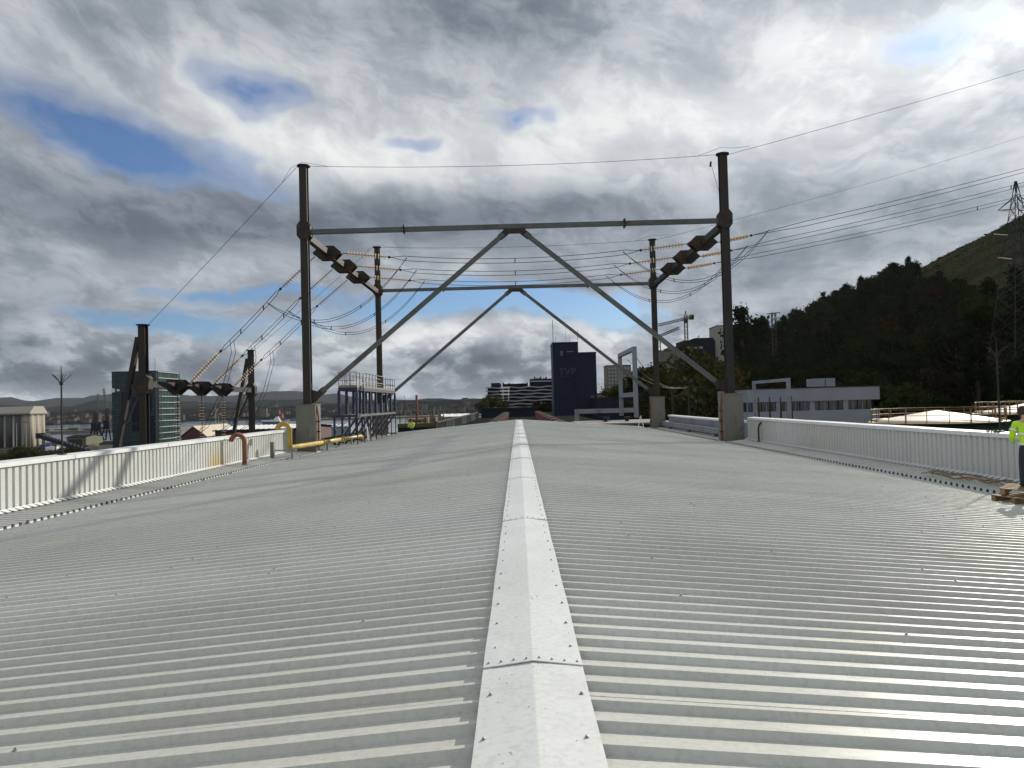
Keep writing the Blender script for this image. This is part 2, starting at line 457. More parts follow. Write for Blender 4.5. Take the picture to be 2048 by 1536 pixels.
for i in range(NSH):
    y = YN + i * SHW
    for nm, me in (('roof_sheet', mesh_r), ('roof_sheet', mesh_l), ('gutter_sheet', gut_r), ('gutter_sheet', gut_l)):
        o = link(nm, me, hall)
        o.location = (0, y - 30, rng.uniform(-0.002, 0.002))
# black prisms added as the shade inside the open rib ends along both gutters, pale drip edge between them
for side in (-1, 1):
    mb, me_ = MB(), MB()
    k = 0
    y = YN
    x = side * (XE - 0.05)
    while y < YF - 0.1:
        yc = y + PITCH / 2
        h = 0.070 + rng.uniform(-0.008, 0.008)
        mb.prism([(yc - 0.075, zs0 - 0.03), (yc + 0.075, zs0 - 0.03), (yc + 0.018, zs0 + h), (yc - 0.018, zs0 + h)], 'x', x - 0.012, x + 0.012)
        if rng.random() < 0.93:
            me_.box(x - 0.008, x + 0.008, yc + 0.064, yc + PITCH - 0.064, zs0 - 0.012, zs0 + 0.024 + rng.uniform(-0.004, 0.006))
        y += PITCH
    tag(mb.build('rib_end_shade', M_BLACK, hall), kind='stuff')
    tag(me_.build('drip_edges', M_COPING, hall), kind='stuff')

# ridge cap, one folded sheet after another, each lapping the nearer one
def cap_mesh(seed, length):
    rg = random.Random(seed)
    ph = [rg.uniform(0, 6.28) for _ in range(8)]
    xs = [-0.303, -0.300, -0.20, -0.10, -0.004, 0.004, 0.10, 0.20, 0.300, 0.303]
    ny = 31
    vs_, fs_ = [], []
    for j in range(ny):
        y = length * j / (ny - 1)
        lift = 0.008 * (1 - j / (ny - 1))
        for x in xs:
            ax = abs(x)
            z = ZR + 0.004 + 0.036 * (1 - ax / 0.30) + lift
            wv = 0.0022 * math.sin(2.2 * y + ph[0] + 3 * x) + 0.0016 * math.sin(5.1 * y + ph[1] - 9 * x) + 0.0010 * math.sin(9.7 * y + ph[2] + 14 * x)
            z += wv * (1.0 if ax < 0.29 else 0.8)
            if ax > 0.301: z -= 0.022
            vs_.append((x + 0.002 * math.sin(3 * y + ph[3]), y, z))
    n = len(xs)
    for j in range(ny - 1):
        for k in range(n - 1):
            a = j * n + k
            fs_.append((a, a + 1, a + n + 1, a + n))
    # folded near edge
    o = len(vs_)
    for k in range(n):
        x, y, z = vs_[k]; vs_.append((x, y, z - 0.007))
    for k in range(n - 1): fs_.append((o + k, o + k + 1, k + 1, k))
    me = bpy.data.meshes.new('ridge_cap')
    me.from_pydata(vs_, [], fs_)
    me.polygons.foreach_set('use_smooth', [abs(xs[p.vertices[0] % n]) > 0.02 for p in me.polygons] if False else [False] * len(me.polygons))
    me.materials.append(M_CAP)
    return me
def screw(mb, x, y, z, s=1.0):
    mb.lathe([(0.013 * s, 0.0), (0.013 * s, 0.002), (0.008 * s, 0.003), (0.008 * s, 0.010), (0.005 * s, 0.012)], (x, y, z), (0, 0, 1), 8)
CAPL = 5.77
yc = 4.68 - 2 * CAPL
caps = [cap_mesh(s, CAPL + 0.12) for s in (1, 2, 3)]
i = 0
while yc < YF - 0.3:
    last = yc + CAPL > YF
    o = link('ridge_cap', caps[i % 3] if not last else cap_mesh(9, YF - yc), hall)
    o.location = (0, yc - 30, 0)
    mb = MB()
    y = yc + 0.36 + rng.uniform(-0.05, 0.05)
    while y < min(yc + CAPL, YF) - 0.05:
        if y > 2:
            lift = 0.008 * (1 - (y - yc) / CAPL)
            for s in (-1, 1):
                screw(mb, s * (0.245 + rng.uniform(-0.012, 0.012)), y + rng.uniform(-0.03, 0.03), ZR + 0.009 + lift)
        y += PITCH * 2
    for k in range(8):
        x = -0.27 + 0.54 * k / 7
        screw(mb, x, yc + 0.05 + rng.uniform(-0.008, 0.008), ZR + 0.011 + 0.036 * (1 - abs(x) / 0.3), 0.9)
    if yc > -3:
        tag(mb.build('ridge_screws', M_SCREW, hall), kind='stuff')
    yc += CAPL; i += 1
# rain drops standing on the nearer cap sheets
mb = MB()
for k in range(110):
    y = 2.6 + 9.0 * rng.random() ** 1.6; x = rng.uniform(-0.28, 0.28)
    j = (y - (4.68 - 2 * CAPL)) % CAPL
    z = ZR + 0.004 + 0.036 * (1 - abs(x) / 0.30) + 0.008 * (1 - j / CAPL)
    r_ = rng.uniform(0.002, 0.0065)
    mb.lathe([(r_, -0.003), (r_ * 0.8, r_ * 0.16), (r_ * 0.35, r_ * 0.24)], (x, y, z + 0.0005), (0, 0, 1), 7)
M_DROP = bpy.data.materials.new('rain_drop'); M_DROP.use_nodes = True
_b = M_DROP.node_tree.nodes['Principled BSDF']; _b.inputs['Base Color'].default_value = (0.55, 0.58, 0.58, 1); _b.inputs['Roughness'].default_value = 0.04
tag(mb.build('rain_drops', M_DROP, hall, True), kind='stuff')
# sheet fixings on the rib crowns along the purlins
mb = MB()
for side in (-1, 1):
    for xp in (1.35, 2.9, 4.45, 6.0, 7.55, 9.1, 10.65):
        k = 0
        y = YN + PITCH / 2
        while y < 34:
            if y > 2.2 and rng.random() < 0.10:
                x = side * (xp + rng.uniform(-0.05, 0.05))
                mb.lathe([(0.016, 0.0), (0.016, 0.004), (0.009, 0.005), (0.009, 0.015), (0.004, 0.018)], (x, y, roof_z(x)), (0, 0, 1), 6)
            y += PITCH
tag(mb.build('sheet_screws', M_SCREW, hall), kind='stuff')
# white verge flashing at the far gable
for s in (-1, 1):
    fl = MB()
    fl.bar((s * 0.05, YF + 0.05, ZR + 0.03), (s * 11.4, YF + 0.05, ZR + 0.03 - SL * 11.35), 0.26, 0.10)
    fl.build('verge_flashing', M_COPING, hall)

# parapets: ribbed sheets, coping pieces
def parapet_profile():
    pts = []
    for i in range(4):
        p0 = i * PITCH
        pts += [(p0, 0.0), (p0 + 0.070, 0.0), (p0 + 0.090, 0.042), (p0 + 0.255, 0.042)]
    pts.append((4 * PITCH, 0.0))
    return pts
ppr = parapet_profile()
def parapet_mesh(side, z0, z1, m_):
    vs_, fs_ = [], []
    for z in (z0, z1):
        for (y, d) in ppr: vs_.append((side * (XW + 0.045 - d), y, z))
    n = len(ppr)
    for k in range(n - 1):
        fs_.append((k, k + 1, n + k + 1, n + k))
    me = bpy.data.meshes.new('wall_sheet'); me.from_pydata(vs_, [], fs_)
    me.materials.append(m_)
    return me
ZB, ZT = zs0 + 0.10, 18.35
for side, y1, lab in ((-1, 44.9, 'white ribbed parapet in sun along the left roof edge'), (1, 44.9, 'white ribbed parapet in shade along the right roof edge')):
    par = empty('parapet', (side * 13.45, 20, ZB), lab, 'parapet', 'roof parapets')
    mm = parapet_mesh(side, ZB - 0.06 - ZB, ZT - ZB, M_WALLSHEET)
    ms = parapet_mesh(side, ZB - 0.06 - ZB, ZT - ZB, M_STAIN)
    y = YN
    while y < y1:
        stained = side < 0 and 30.5 < y < 36.0
        o = link('wall_sheet', ms if stained else mm, par)
        o.location = (-side * 13.45, y - 20, 0)
        y += SHW
    MB().box(min(side * 13.36, side * 13.6), max(side * 13.36, side * 13.6), YN, y1, ZB - 1.2, ZT - 0.02).build('core', M_GALV, par)
    y = YN
    k = 0
    while y < y1:
        ye = min(y + 3.05, y1)
        c = MB()
        xi, xo = side * (XW - 0.06), side * 13.68
        dz = 0.004 * (k % 2)
        prof_c = [(xi, ZT - 0.055), (xi, ZT + 0.062 + dz), (xo, ZT + 0.085 + dz), (xo, ZT - 0.055)]
        c.prism(prof_c, 'y', y, ye + (0.03 if k % 2 else -0.004))
        c.build('coping', M_COPING, par)
        y += 3.05; k += 1
    # base flashing with notched edge over the gutter ribs
    fl = MB()
    y = YN
    while y < y1:
        zb = ZB + 0.055
        x0 = side * (XW + 0.0); x1 = side * (XW - 0.16)
        fl.add([(x0, y, zb + 0.05), (x0, y + PITCH, zb + 0.05), (x1, y + PITCH * 0.88, zb - 0.018), (x1, y + PITCH * 0.34, zb - 0.018)], [(0, 1, 2, 3)])
        y += PITCH
    tag(fl.build('base_flashing', M_COPING, par), kind='stuff')

# low parapet between the two right plinths, with the steel guard rail before it
lp = empty('parapet', (13.55, 58, 17.0), 'short white capped parapet between the two right concrete plinths', 'parapet')
MB().box(13.4, 13.6, 46.6, 69.0, 16.6, 18.05).build('core', M_GALV, lp)
MB().prism([(13.33, 18.05), (13.33, 18.17), (13.7, 18.20), (13.7, 18.05)], 'y', 46.4, 69.2).build('coping', M_COPING, lp)
gr = empty('guard_beam', (12.75, 58, 17.0), 'grey steel guard beam on stub posts between right plinths', 'guard rail')
g = MB()
g.box(12.62, 12.88, 46.3, 68.9, 17.60, 17.64); g.box(12.74, 12.76, 46.3, 68.9, 17.34, 17.60); g.box(12.62, 12.88, 46.3, 68.9, 17.30, 17.34)
g.build('beam', M_GALV, gr)
for y in (50.2, 58.0, 65.0):
    MB().box(12.60, 12.86, y - 0.13, y + 0.13, 16.98, 17.297).build('stub_post', M_CONC, gr)
MB().box(13.0, 13.06, 46.3, 68.9, 17.05, 17.35).build('lower_plank', M_GALV, gr)

# ================================================================== gantry on the roof
YA, YB, XP = 45.6, 69.6, 12.5
ZBEAM = 30.05
ZTOP = 34.05
PLT = 19.85
PLN = {(-1, YA): 'near left', (1, YA): 'near right', (-1, YB): 'far left', (1, YB): 'far right'}
plinth_labels = {
    (-1, YA): 'near concrete plinth on left roof edge behind the yellow pipe',
    (1, YA): 'large tan concrete plinth carrying the nearest right gantry post',
    (-1, YB): 'far concrete plinth at roof corner beside the blue platform',
    (1, YB): 'far concrete plinth at right roof corner beside white A frame'}
for (s, y), nm in PLN.items():
    pl = empty('concrete_plinth', (s * XP, y, roof_z(XP) - 0.1), plinth_labels[(s, y)], 'plinth', 'concrete plinths under the gantry posts')
    zmid = 18.35 if y == YA else 18.4
    b = 0.59
    MB().box(s * XP - b, s * XP + b, y - b, y + b, roof_z(XP) - 0.4, zmid).build('lower_block', M_CONC, pl)
    MB().box(s * XP - b + 0.012, s * XP + b - 0.012, y - b + 0.012, y + b - 0.012, zmid, PLT - 0.06).build('upper_block', M_CONC, pl)
    MB().box(s * XP - b - 0.02, s * XP + b + 0.02, y - b - 0.02, y + b + 0.02, PLT - 0.06, PLT).build('top_slab', M_CONC, pl)
    MB().box(s * XP - b - 0.06, s * XP + b + 0.06, y - b - 0.06, y + b + 0.06, roof_z(XP) - 0.02, roof_z(XP) + 0.09).build('base_flashing', M_COPING, pl)
    xi = s * (XP - b - 0.09)
    MB().tube([(xi, y - 0.3, 17.1), (xi, y - 0.3, 19.1), (xi + s * 0.12, y - 0.3, 19.9)], 0.055, 8).build('cable_duct', M_RUST, pl)
    for zz in (17.6, 18.2, 18.8):
        MB().box(xi - 0.10, xi + 0.10, y - 0.38, y - 0.22, zz, zz + 0.06).build('duct_clamp', M_STEELD, pl)

gan = empty('line_gantry', (0, 57.6, PLT), 'tall rusty steel gantry of four posts and braces spanning the roof', 'gantry')
for s in (-1, 1):
    for y in (YA, YB):
        x = s * XP
        po = MB().hcol(x, y, PLT, ZTOP, 0.44, 0.5).build('post', M_STEEL, gan)
        MB().box(x - 0.31, x + 0.31, y - 0.31, y + 0.31, PLT, PLT + 0.05).build('base_plate', M_STEELD, po)
        MB().lathe([(0.40, 0.0), (0.40, 0.07), (0.12, 0.10)], (x, y, ZTOP), (0, 0, 1), 12).build('cap_plate', M_STEELD, po)
        # rusty inner lining of the open web and side straps
        MB().box(x - 0.15, x + 0.15, y + 0.05, y + 0.14, PLT + 0.05, ZTOP - 0.05).build('web_stiffener', M_STEELD, po)
        # octagonal collar at beam level
        oc = [(x + 0.40 * dx_, ZBEAM + 0.12 + 0.55 * dz_) for dx_, dz_ in ((-1, -.55), (-.55, -1), (.55, -1), (1, -.55), (1, .55), (.55, 1), (-.55, 1), (-1, .55))]
        co = MB()
        co.prism(oc, 'y', y - 0.32, y - 0.27); co.prism(oc, 'y', y + 0.27, y + 0.32)
        co.box(x - 0.37, x - 0.33, y - 0.27, y + 0.27, ZBEAM - 0.2, ZBEAM + 0.45); co.box(x + 0.33, x + 0.37, y - 0.27, y + 0.27, ZBEAM - 0.2, ZBEAM + 0.45)
        co.build('collar', M_STEELD, po)
        # foot gusset towards the brace
        MB().prism([(x - s * 0.20, PLT + 0.05), (x - s * 0.20, PLT + 1.25), (x - s * 0.26, PLT + 0.85), (x - s * 0.66, PLT + 0.72), (x - s * 0.80, PLT + 0.50), (x - s * 0.56, PLT + 0.22), (x - s * 0.30, PLT + 0.05)], 'y', y - 0.03, y + 0.03).build('gusset', M_STEELD, po)
for y in (YA, YB):
    xb = XP - 0.34
    MB().bar((-xb, y, ZBEAM + 0.06), (xb, y, ZBEAM + 0.06), 0.27, 0.27).build('cross_beam', M_BEAM, gan)
    for xj in (-6.55, 6.55):
        fj = MB()
        fj.box(xj - 0.045, xj - 0.012, y - 0.25, y + 0.25, ZBEAM - 0.19, ZBEAM + 0.31); fj.box(xj + 0.012, xj + 0.045, y - 0.25, y + 0.25, ZBEAM - 0.19, ZBEAM + 0.31)
        fj.build('joint_flange', M_STEELD, gan)
    zc_ = ZBEAM - 0.08
    MB().prism([(-0.62, zc_), (0.62, zc_), (0.72, zc_ - 0.22), (0.50, zc_ - 0.42), (0.32, zc_ - 0.26), (-0.32, zc_ - 0.26), (-0.50, zc_ - 0.42), (-0.72, zc_ - 0.22)], 'y', y - 0.16, y + 0.16).build('apex_gusset', M_STEELD, gan)
    for s in (-1, 1):
        p0 = Vector((s * 0.50, y, ZBEAM - 0.27)); p1 = Vector((s * (XP - 0.62), y, PLT + 0.55))
        d = (p1 - p0)
        br = MB().bar(p0 + d * 0.012, p1 - d * 0.02, 0.23, 0.26).build('brace', M_BEAM, gan)
        MB().bar(p0 + d * 0.004, p0 + d * 0.035, 0.16, 0.36).build('splice', M_STEELD, br)
        MB().bar(p1 - d * 0.035, p1, 0.16, 0.36).build('splice', M_STEELD, br)
YY = (51.2, 56.1, 61.0)
for s in (-1, 1):
    x = s * XP
    MB().bar((x, YA + 0.34, ZBEAM - 0.12), (x, YB - 0.34, ZBEAM - 0.12), 0.34, 0.40).build('line_beam', M_STEEL, gan)
    for y in YY:
        hx = [(x + a * 0.95, ZBEAM - 0.12 + b * 0.45) for a, b in ((-1, 0), (-.5, 1), (.5, 1), (1, 0), (.5, -1), (-.5, -1))]
        bb = MB()
        bb.prism(hx, 'y', y - 0.36, y - 0.31); bb.prism(hx, 'y', y + 0.31, y + 0.36)
        bb.box(x - 0.47, x + 0.47, y - 0.31, y + 0.31, ZBEAM + 0.28, ZBEAM + 0.31); bb.box(x - 0.47, x + 0.47, y - 0.31, y + 0.31, ZBEAM - 0.55, ZBEAM - 0.52)
        for t_ in (-1, 1):
            bb.box(min(x + t_ * 0.44, x + t_ * 0.90), max(x + t_ * 0.44, x + t_ * 0.90), y - 0.31, y + 0.31, ZBEAM - 0.15, ZBEAM - 0.09)
            bb.box(x + t_ * 0.88 - 0.05, x + t_ * 0.88 + 0.05, y - 0.31, y + 0.31, ZBEAM - 0.19, ZBEAM - 0.05)
        bb.build('yoke_bracket', M_STEELD, gan)

# ---- insulators and wires
def insulator(p, q, label, group, n=13, k=1.0):
    """string of discs from bracket point p towards q"""
    p, q = Vector(p), Vector(q)
    d = (q - p).normalized(); L = (q - p).length
    e = empty('insulator_string', p, label, 'insulator', group)
    MB().tube([p, p + d * L], 0.028, 6).build('core_rod', M_STEELD, e)
    mb = MB()
    lead = 0.42
    step = (L - lead - 0.12) / n
    for i in range(n):
        c = p + d * (lead + step * i)
        mb.lathe([(0.045, 0.0), (0.185 * k, step * 0.06), (0.190 * k, step * 0.16), (0.05, step * 0.24)], c, d, 10)
    tag(mb.build('disc_stack', M_INSUL, e), kind='stuff')
    MB().bar(q - d * 0.06, q + d * 0.10, 0.05, 0.16).build('yoke_plate', M_STEELD, e)
    return q + d * 0.10
def sagged(p, q, sag, n=18):
    p, q = Vector(p), Vector(q)
    return [p.lerp(q, t) - Vector((0, 0, 4 * sag * t * (1 - t))) for t in [i / n for i in range(n + 1)]]
def wire_pair(p, q, sag, label, group, name='conductor_pair', sep=0.30, r=0.020, spacers=(0.33, 0.66), vertical=True, n=18):
    e = empty(name, p, label, 'power line', group)
    offs = Vector((0, 0, sep / 2)) if vertical else Vector((0, sep / 2, 0))
    path = sagged(p, q, sag, n)
    for sg in (-1, 1):
        pts = [path[0]] + [c + offs * sg for c in path[1:-1]] + [path[-1]]
        MB().tube(pts, r, 5).build('conductor', M_WIRE, e)
    for t in spacers:
        c = path[int(t * n)]
        MB().bar(c - offs * 1.15, c + offs * 1.15, 0.06, 0.06).build('spacer', M_STEELD, e)
    return path
def wire(p, q, sag, label, group, r=0.013, n=20):
    o = MB().tube(sagged(p, q, sag, n), r, 5).build('earth_wire', M_WIRE)
    return tag(o, label, 'power line', group)
zt = ZBEAM - 0.12
XG1, YG1, XG2, YG2, ZG = -22.7, 46.5, -23.8, 68.5, 24.9
ZGB = 21.35
def gpt(t): return Vector((XG1 + (XG2 - XG1) * t, YG1 + (YG2 - YG1) * t, ZGB))
GT = (0.235, 0.44, 0.655)
ordn = ('nearest', 'middle', 'farthest')
for i, y in enumerate(YY):
    # inner span
    a = insulator((-XP + 0.93, y, zt), (-XP + 0.93 + 3.15, y, zt - 0.36), f'{ordn[i]} insulator string from left beam inward over the roof', 'insulators on the roof gantry')
    b = insulator((XP - 0.93, y, zt), (XP - 0.93 - 3.15, y, zt - 0.36), f'{ordn[i]} insulator string from right beam inward over the roof', 'insulators on the roof gantry')
    wire_pair(a, b, 0.45, f'{ordn[i]} twin conductor spanning between the gantry line beams', 'conductors over the roof', spacers=(0.5,))
    # outgoing right, towards the hillside pylon line
    far = Vector((150.0, 118.0 + 7.0 * i, 78.5 - 2.5 * i))
    p0 = Vector((XP + 0.93, y, zt))
    dd = (far - p0).normalized(); dd = (dd + Vector((0, 0, -0.085))).normalized()
    c = insulator(p0, p0 + dd * 3.15, f'{ordn[i]} pale insulator string outside right beam towards the hill', 'insulators on the roof gantry', 9, 0.75)
    wire_pair(c, far, 3.2, f'{ordn[i]} twin conductor climbing right from gantry to the hill', 'conductors to the hill', sep=0.34, spacers=(0.25, 0.5, 0.75), n=30)
    # down to the low gantry at left
    g0 = gpt(GT[i])
    p0 = Vector((-XP - 0.93, y, zt))
    q0 = g0 + Vector((0.75, 0, 0.05))
    dd = (q0 - p0).normalized()
    e = insulator(p0 - Vector((-0.05, 0, 0.18)), p0 + dd * 3.25, f'{ordn[i]} brown insulator string sloping down left from roof gantry', 'insulators on the roof gantry')
    f = insulator(q0, q0 - dd * 3.15, f'{ordn[i]} sloping insulator string above the low left gantry beam', 'insulators on the low gantry')
    wire_pair(e, f, 0.10, f'{ordn[i]} twin conductor sloping down to the low left gantry', 'conductors to the low gantry', spacers=(0.3, 0.7))
    # jumpers under the beams
    ja = sagged(Vector(e) + dd * 1.2, Vector(a) + Vector((1.1, 0, -0.05)), 2.55, 18)
    jb = sagged(Vector(b) - Vector((1.1, 0, 0.05)), Vector(c) + (far - c).normalized() * 1.6, 2.75, 18)
    for path, lab in ((ja, f'{ordn[i]} drooping jumper loop under the left line beam'), (jb, f'{ordn[i]} drooping jumper loop under the right line beam')):
        em = empty('jumper_loop', path[0], lab, 'power line', 'jumper loops')
        for k in (-1, 1):
            MB().tube([p + Vector((0, 0.07 * k, 0.09 * k * min(1, 4 * t_ * (1 - t_) * 2))) for p, t_ in zip(path, [j / 18 for j in range(19)])], 0.018, 5).build('conductor', M_WIRE, em)
        for j in (6, 12):
            MB().bar(path[j] + Vector((0, -0.1, -0.13)), path[j] + Vector((0, 0.1, 0.13)), 0.05, 0.05).build('spacer', M_STEELD, em)
    # hanging string and dropper at the low gantry
    hb = g0 - Vector((0, 0, 0.62))
    h = insulator(hb, hb - Vector((0, 0, 3.3)), f'{ordn[i]} vertical insulator string hanging from the low left gantry', 'insulators on the low gantry')
    top = Vector(f) - dd * 1.0
    dp = [top, top + Vector((0.10, 0, -0.9)), Vector((top.x - 0.55, top.y, top.z - 3.2)), Vector((top.x - 1.8, top.y, top.z - 5.8)), h + Vector((-0.3, 0, -0.35)), h + Vector((-2.6, 0, -3.0))]
    em = empty('dropper_loop', top, f'{ordn[i]} twin dropper cable hanging beside the low left gantry', 'power line', 'dropper cables')
    for k in (-1, 1):
        MB().tube([p + Vector((0.09 * k, 0.12 * k, 0.0)) for p in dp], 0.018, 5).build('conductor', M_WIRE, em)

# earth wires between the post tops
for y, nm in ((YA, 'near'), (YB, 'far')):
    tl, tr_ = Vector((-XP + 0.38, y, ZTOP + 0.02)), Vector((XP - 0.38, y, ZTOP + 0.02))
    wire(tl, tr_, 0.30, f'thin earth wire between the {nm} gantry post tops', 'earth wires')
    gx, gy = (XG1, YG1) if y == YA else (XG2, YG2)
    wire(tl - Vector((0.76, 0, 0)), (gx + 0.3, gy, ZG + 0.02), 0.05, f'thin earth wire sloping from {nm} left post to the low gantry', 'earth wires')
    wire(tr_ + Vector((0.76, 0, 0)), (150, 112 if y == YA else 142, 94 if y == YA else 87), 2.6, f'thin earth wire climbing right from the {nm} right post', 'earth wires', n=30)
    for s in (-1, 1):
        b0 = Vector((s * XP, y, ZTOP + 0.05))
        o = MB().tube([b0 + Vector((-1.5 if s > 0 else -1.3, 0, -0.08 if s > 0 else -0.95)), b0 + Vector((-0.75, 0, 0.16 if s > 0 else -0.1)), b0 + Vector((-0.1, 0, 0.40 if s > 0 else 0.22)), b0 + Vector((0.6, 0, 0.34 if s > 0 else 0.10)), b0 + Vector((1.6, 0, 0.42 if s > 0 else -0.10))], 0.010, 5).build('bond_loop', M_WIRE, gan)
MB().tube([(XP - 0.72, YA - 0.05, 33.6), (XP - 0.55, YA - 0.05, 32.9), (XP - 0.30, YA - 0.05, 31.9), (XP - 0.22, YA - 0.05, 31.2)], 0.012, 5).build('loose_tail', M_WIRE, gan)
MB().bar((XP - 0.76, YA - 0.05, 33.35), (XP - 0.70, YA - 0.05, 33.65), 0.10, 0.06).build('clamp', M_STEELD, gan)

# ---- the low gantry beside the hall, left
lg = empty('low_gantry', (-23.2, 57, 0), 'low dark steel gantry on the ground left of the hall', 'gantry')
for (x, y) in ((XG1, YG1), (XG2, YG2)):
    po = MB().hcol(x, y, 0.0, ZG, 0.42, 0.46).build('post', M_STEEL, lg)
    MB().lathe([(0.40, 0.0), (0.40, 0.06), (0.1, 0.09)], (x, y, ZG), (0, 0, 1), 12).build('cap_plate', M_STEELD, po)
    MB().bar((x - 0.32, y + 0.05, ZG - 0.7), (x - 5.2, y + 0.05, 0.0), 0.26, 0.30).build('raking_strut', M_STEEL, po)
    for zb in (20.2, 16.4):
        dz_ = (ZG - zb) * 0.2
        MB().bar((x - 0.2, y + 0.05, zb + 0.9), (x - 0.2 - dz_, y + 0.05, zb - 1.2), 0.12, 0.12).build('lacing', M_STEEL, po)
        MB().bar((x - 0.2, y + 0.05, zb - 1.25), (x - 0.15 - dz_, y + 0.05, zb - 1.25), 0.10, 0.10).build('tie', M_STEEL, po)
    oc = [(x + 0.42 * a, ZGB + 0.6 * b) for a, b in ((-1, -.55), (-.55, -1), (.55, -1), (1, -.55), (1, .55), (.55, 1), (-.55, 1), (-1, .55))]
    MB().prism(oc, 'y', y - 0.30, y + 0.30).build('collar', M_STEELD, po)
MB().bar(gpt(0.02), gpt(0.98), 0.34, 0.40).build('line_beam', M_STEEL, lg)
for t in GT:
    c = gpt(t)
    hx = [(c.x + a, c.z + b) for a, b in ((-0.80, 0.0), (-0.45, 0.42), (0.40, 0.42), (0.85, 0.02), (0.10, -0.62), (-0.10, -0.62))]
    bb = MB()
    bb.prism(hx, 'y', c.y - 0.45, c.y - 0.40); bb.prism(hx, 'y', c.y + 0.40, c.y + 0.45)
    bb.box(c.x - 0.45, c.x + 0.40, c.y - 0.40, c.y + 0.40, c.z + 0.38, c.z + 0.41)
    bb.box(c.x - 0.10, c.x + 0.10, c.y - 0.40, c.y + 0.40, c.z - 0.62, c.z - 0.55)
    bb.box(c.x + 0.72, c.x + 0.84, c.y - 0.40, c.y + 0.40, c.z - 0.04, c.z + 0.06)
    bb.build('yoke_bracket', M_STEELD, lg)

# ================================================================== things on the roof
def arc(c, r, a0, a1, u, n=10):
    """arc in the vertical plane of horizontal direction u"""
    c = Vector(c); u = Vector(u)
    return [c + u * (r * math.cos(R(a0 + (a1 - a0) * i / n))) + Vector((0, 0, r * math.sin(R(a0 + (a1 - a0) * i / n)))) for i in range(n + 1)]
# rusted gooseneck vent
u = Vector((-0.62, -0.78, 0)).normalized()
b = Vector((-12.62, 35.2, 17.05))
gn = empty('gooseneck_vent', b, 'rusty brown gooseneck vent pipe standing before left parapet', 'vent pipe')
top = b + Vector((0, 0, 1.10))
MB().tube([b, b + Vector((0, 0, 0.6))] + arc(top + u * 0.34, 0.34, 180, 8, u, 14), 0.105, 14).build('bent_pipe', M_RUST, gn, True)
MB().lathe([(0.20, 0), (0.20, 0.015), (0.125, 0.03), (0.125, 0.10), (0.107, 0.11)], b - Vector((0, 0, 0.01)), (0, 0, 1), 14).build('base_collar', M_CONC, gn)
ff = MB()
ff.box(-13.2, -12.05, 35.45, 35.50, 17.06, 17.11)
ff.build('white_flashing', M_COPING, gn)
# yellow pipe
b = Vector((-11.8, 39.4, 17.62))
yp = empty('yellow_pipe', (-11.8, 39.4, 17.0), 'long yellow pipe with gooseneck riser running past left plinth', 'pipe')
u = Vector((-1.0, -0.15, 0)).normalized()
tp = b + Vector((0, 0, 0.92))
elbow = [b + Vector((0, 0.0, 0.32)), b + Vector((0, 0.04, 0.16)), b + Vector((0, 0.14, 0.04)), b + Vector((0, 0.30, 0.0))]
MB().tube(arc(tp + u * 0.30, 0.30, 5, 180, u, 14) + elbow + [Vector((-11.8, 46.0, 17.55))], 0.125, 14).build('riser_and_run', M_YELLOW, yp, True)
MB().tube([(-11.8, 45.9, 17.552), (-11.8, 51.4, 17.50)], 0.135, 14).build('middle_run', M_YELLOW, yp, True)
MB().tube([(-11.8, 51.3, 17.50), (-11.85, 57.6, 17.43), (-11.86, 57.9, 17.36), (-11.86, 58.05, 17.05)], 0.125, 14).build('far_run', M_YELLOW, yp, True)
for yy in (46.0, 51.3):
    MB().lathe([(0.20, -0.03), (0.20, 0.03)], (-11.8, yy, 17.55 - (yy - 46) * 0.009), (0, 1, 0), 14).build('pipe_flange', M_YELLOW, yp)
for yy in (39.9, 47.2, 54.0):
    MB().box(-11.86, -11.74, yy - 0.05, yy + 0.05, 17.0, 17.46).build('support_leg', M_GALV, yp)
MB().box(-12.75, -11.6, 39.82, 39.98, 17.44, 17.50).build('support_bracket', M_GALV, yp)
sp = empty('support_stub', (-12.75, 39.6, 17.05), 'short grey stub post under the yellow pipe riser', 'post')
MB().box(-12.84, -12.66, 39.5, 39.7, 17.02, 17.92).build('post', M_CONC, sp)
MB().box(-12.80, -11.98, 39.05, 39.12, 17.06, 17.12).build('white_flashing', M_COPING, sp)
vs2 = empty('support_stub', (-11.7, 59.2, 17.05), 'rust and white stub pipe at far end of yellow pipe', 'post')
MB().tube([(-11.55, 58.6, 17.03), (-11.55, 58.6, 17.55), (-11.60, 58.6, 18.1)], 0.06, 8).build('white_stub', M_WHITE, vs2)
MB().bar((-11.60, 58.7, 17.05), (-11.40, 59.4, 18.3), 0.10).build('rust_stay', M_RUST, vs2)
MB().box(-11.9, -11.0, 58.45, 58.55, 17.06, 17.12).build('white_flashing', M_COPING, vs2)
# bent black pipe at the right parapet
bp = empty('bent_pipe', (13.1, 42.4, 17.1), 'small black bent pipe standing at the right parapet', 'vent pipe')
MB().tube([(13.1, 42.4, 17.3), (13.1, 42.4, 17.85), (13.13, 42.4, 18.0), (13.25, 42.4, 18.2)], 0.05, 8).build('pipe', M_BLACK, bp)
MB().lathe([(0.10, 0), (0.08, 0.03), (0.07, 0.22)], (13.1, 42.4, 17.08), (0, 0, 1), 10).build('collar', M_CONC, bp)
# small white A-frame at far right corner
af = empty('ladder_head', (8.6, 71.2, 17.3), 'small white A shaped ladder head at far roof edge', 'ladder')
pa = P(1281, 831, 71.0)
for dxx in (-0.24, 0.27):
    MB().bar((pa.x, 71.0, pa.z), (pa.x + dxx, 71.0, roof_z(pa.x) - 0.02), 0.055).build('stile', M_WHITE, af)
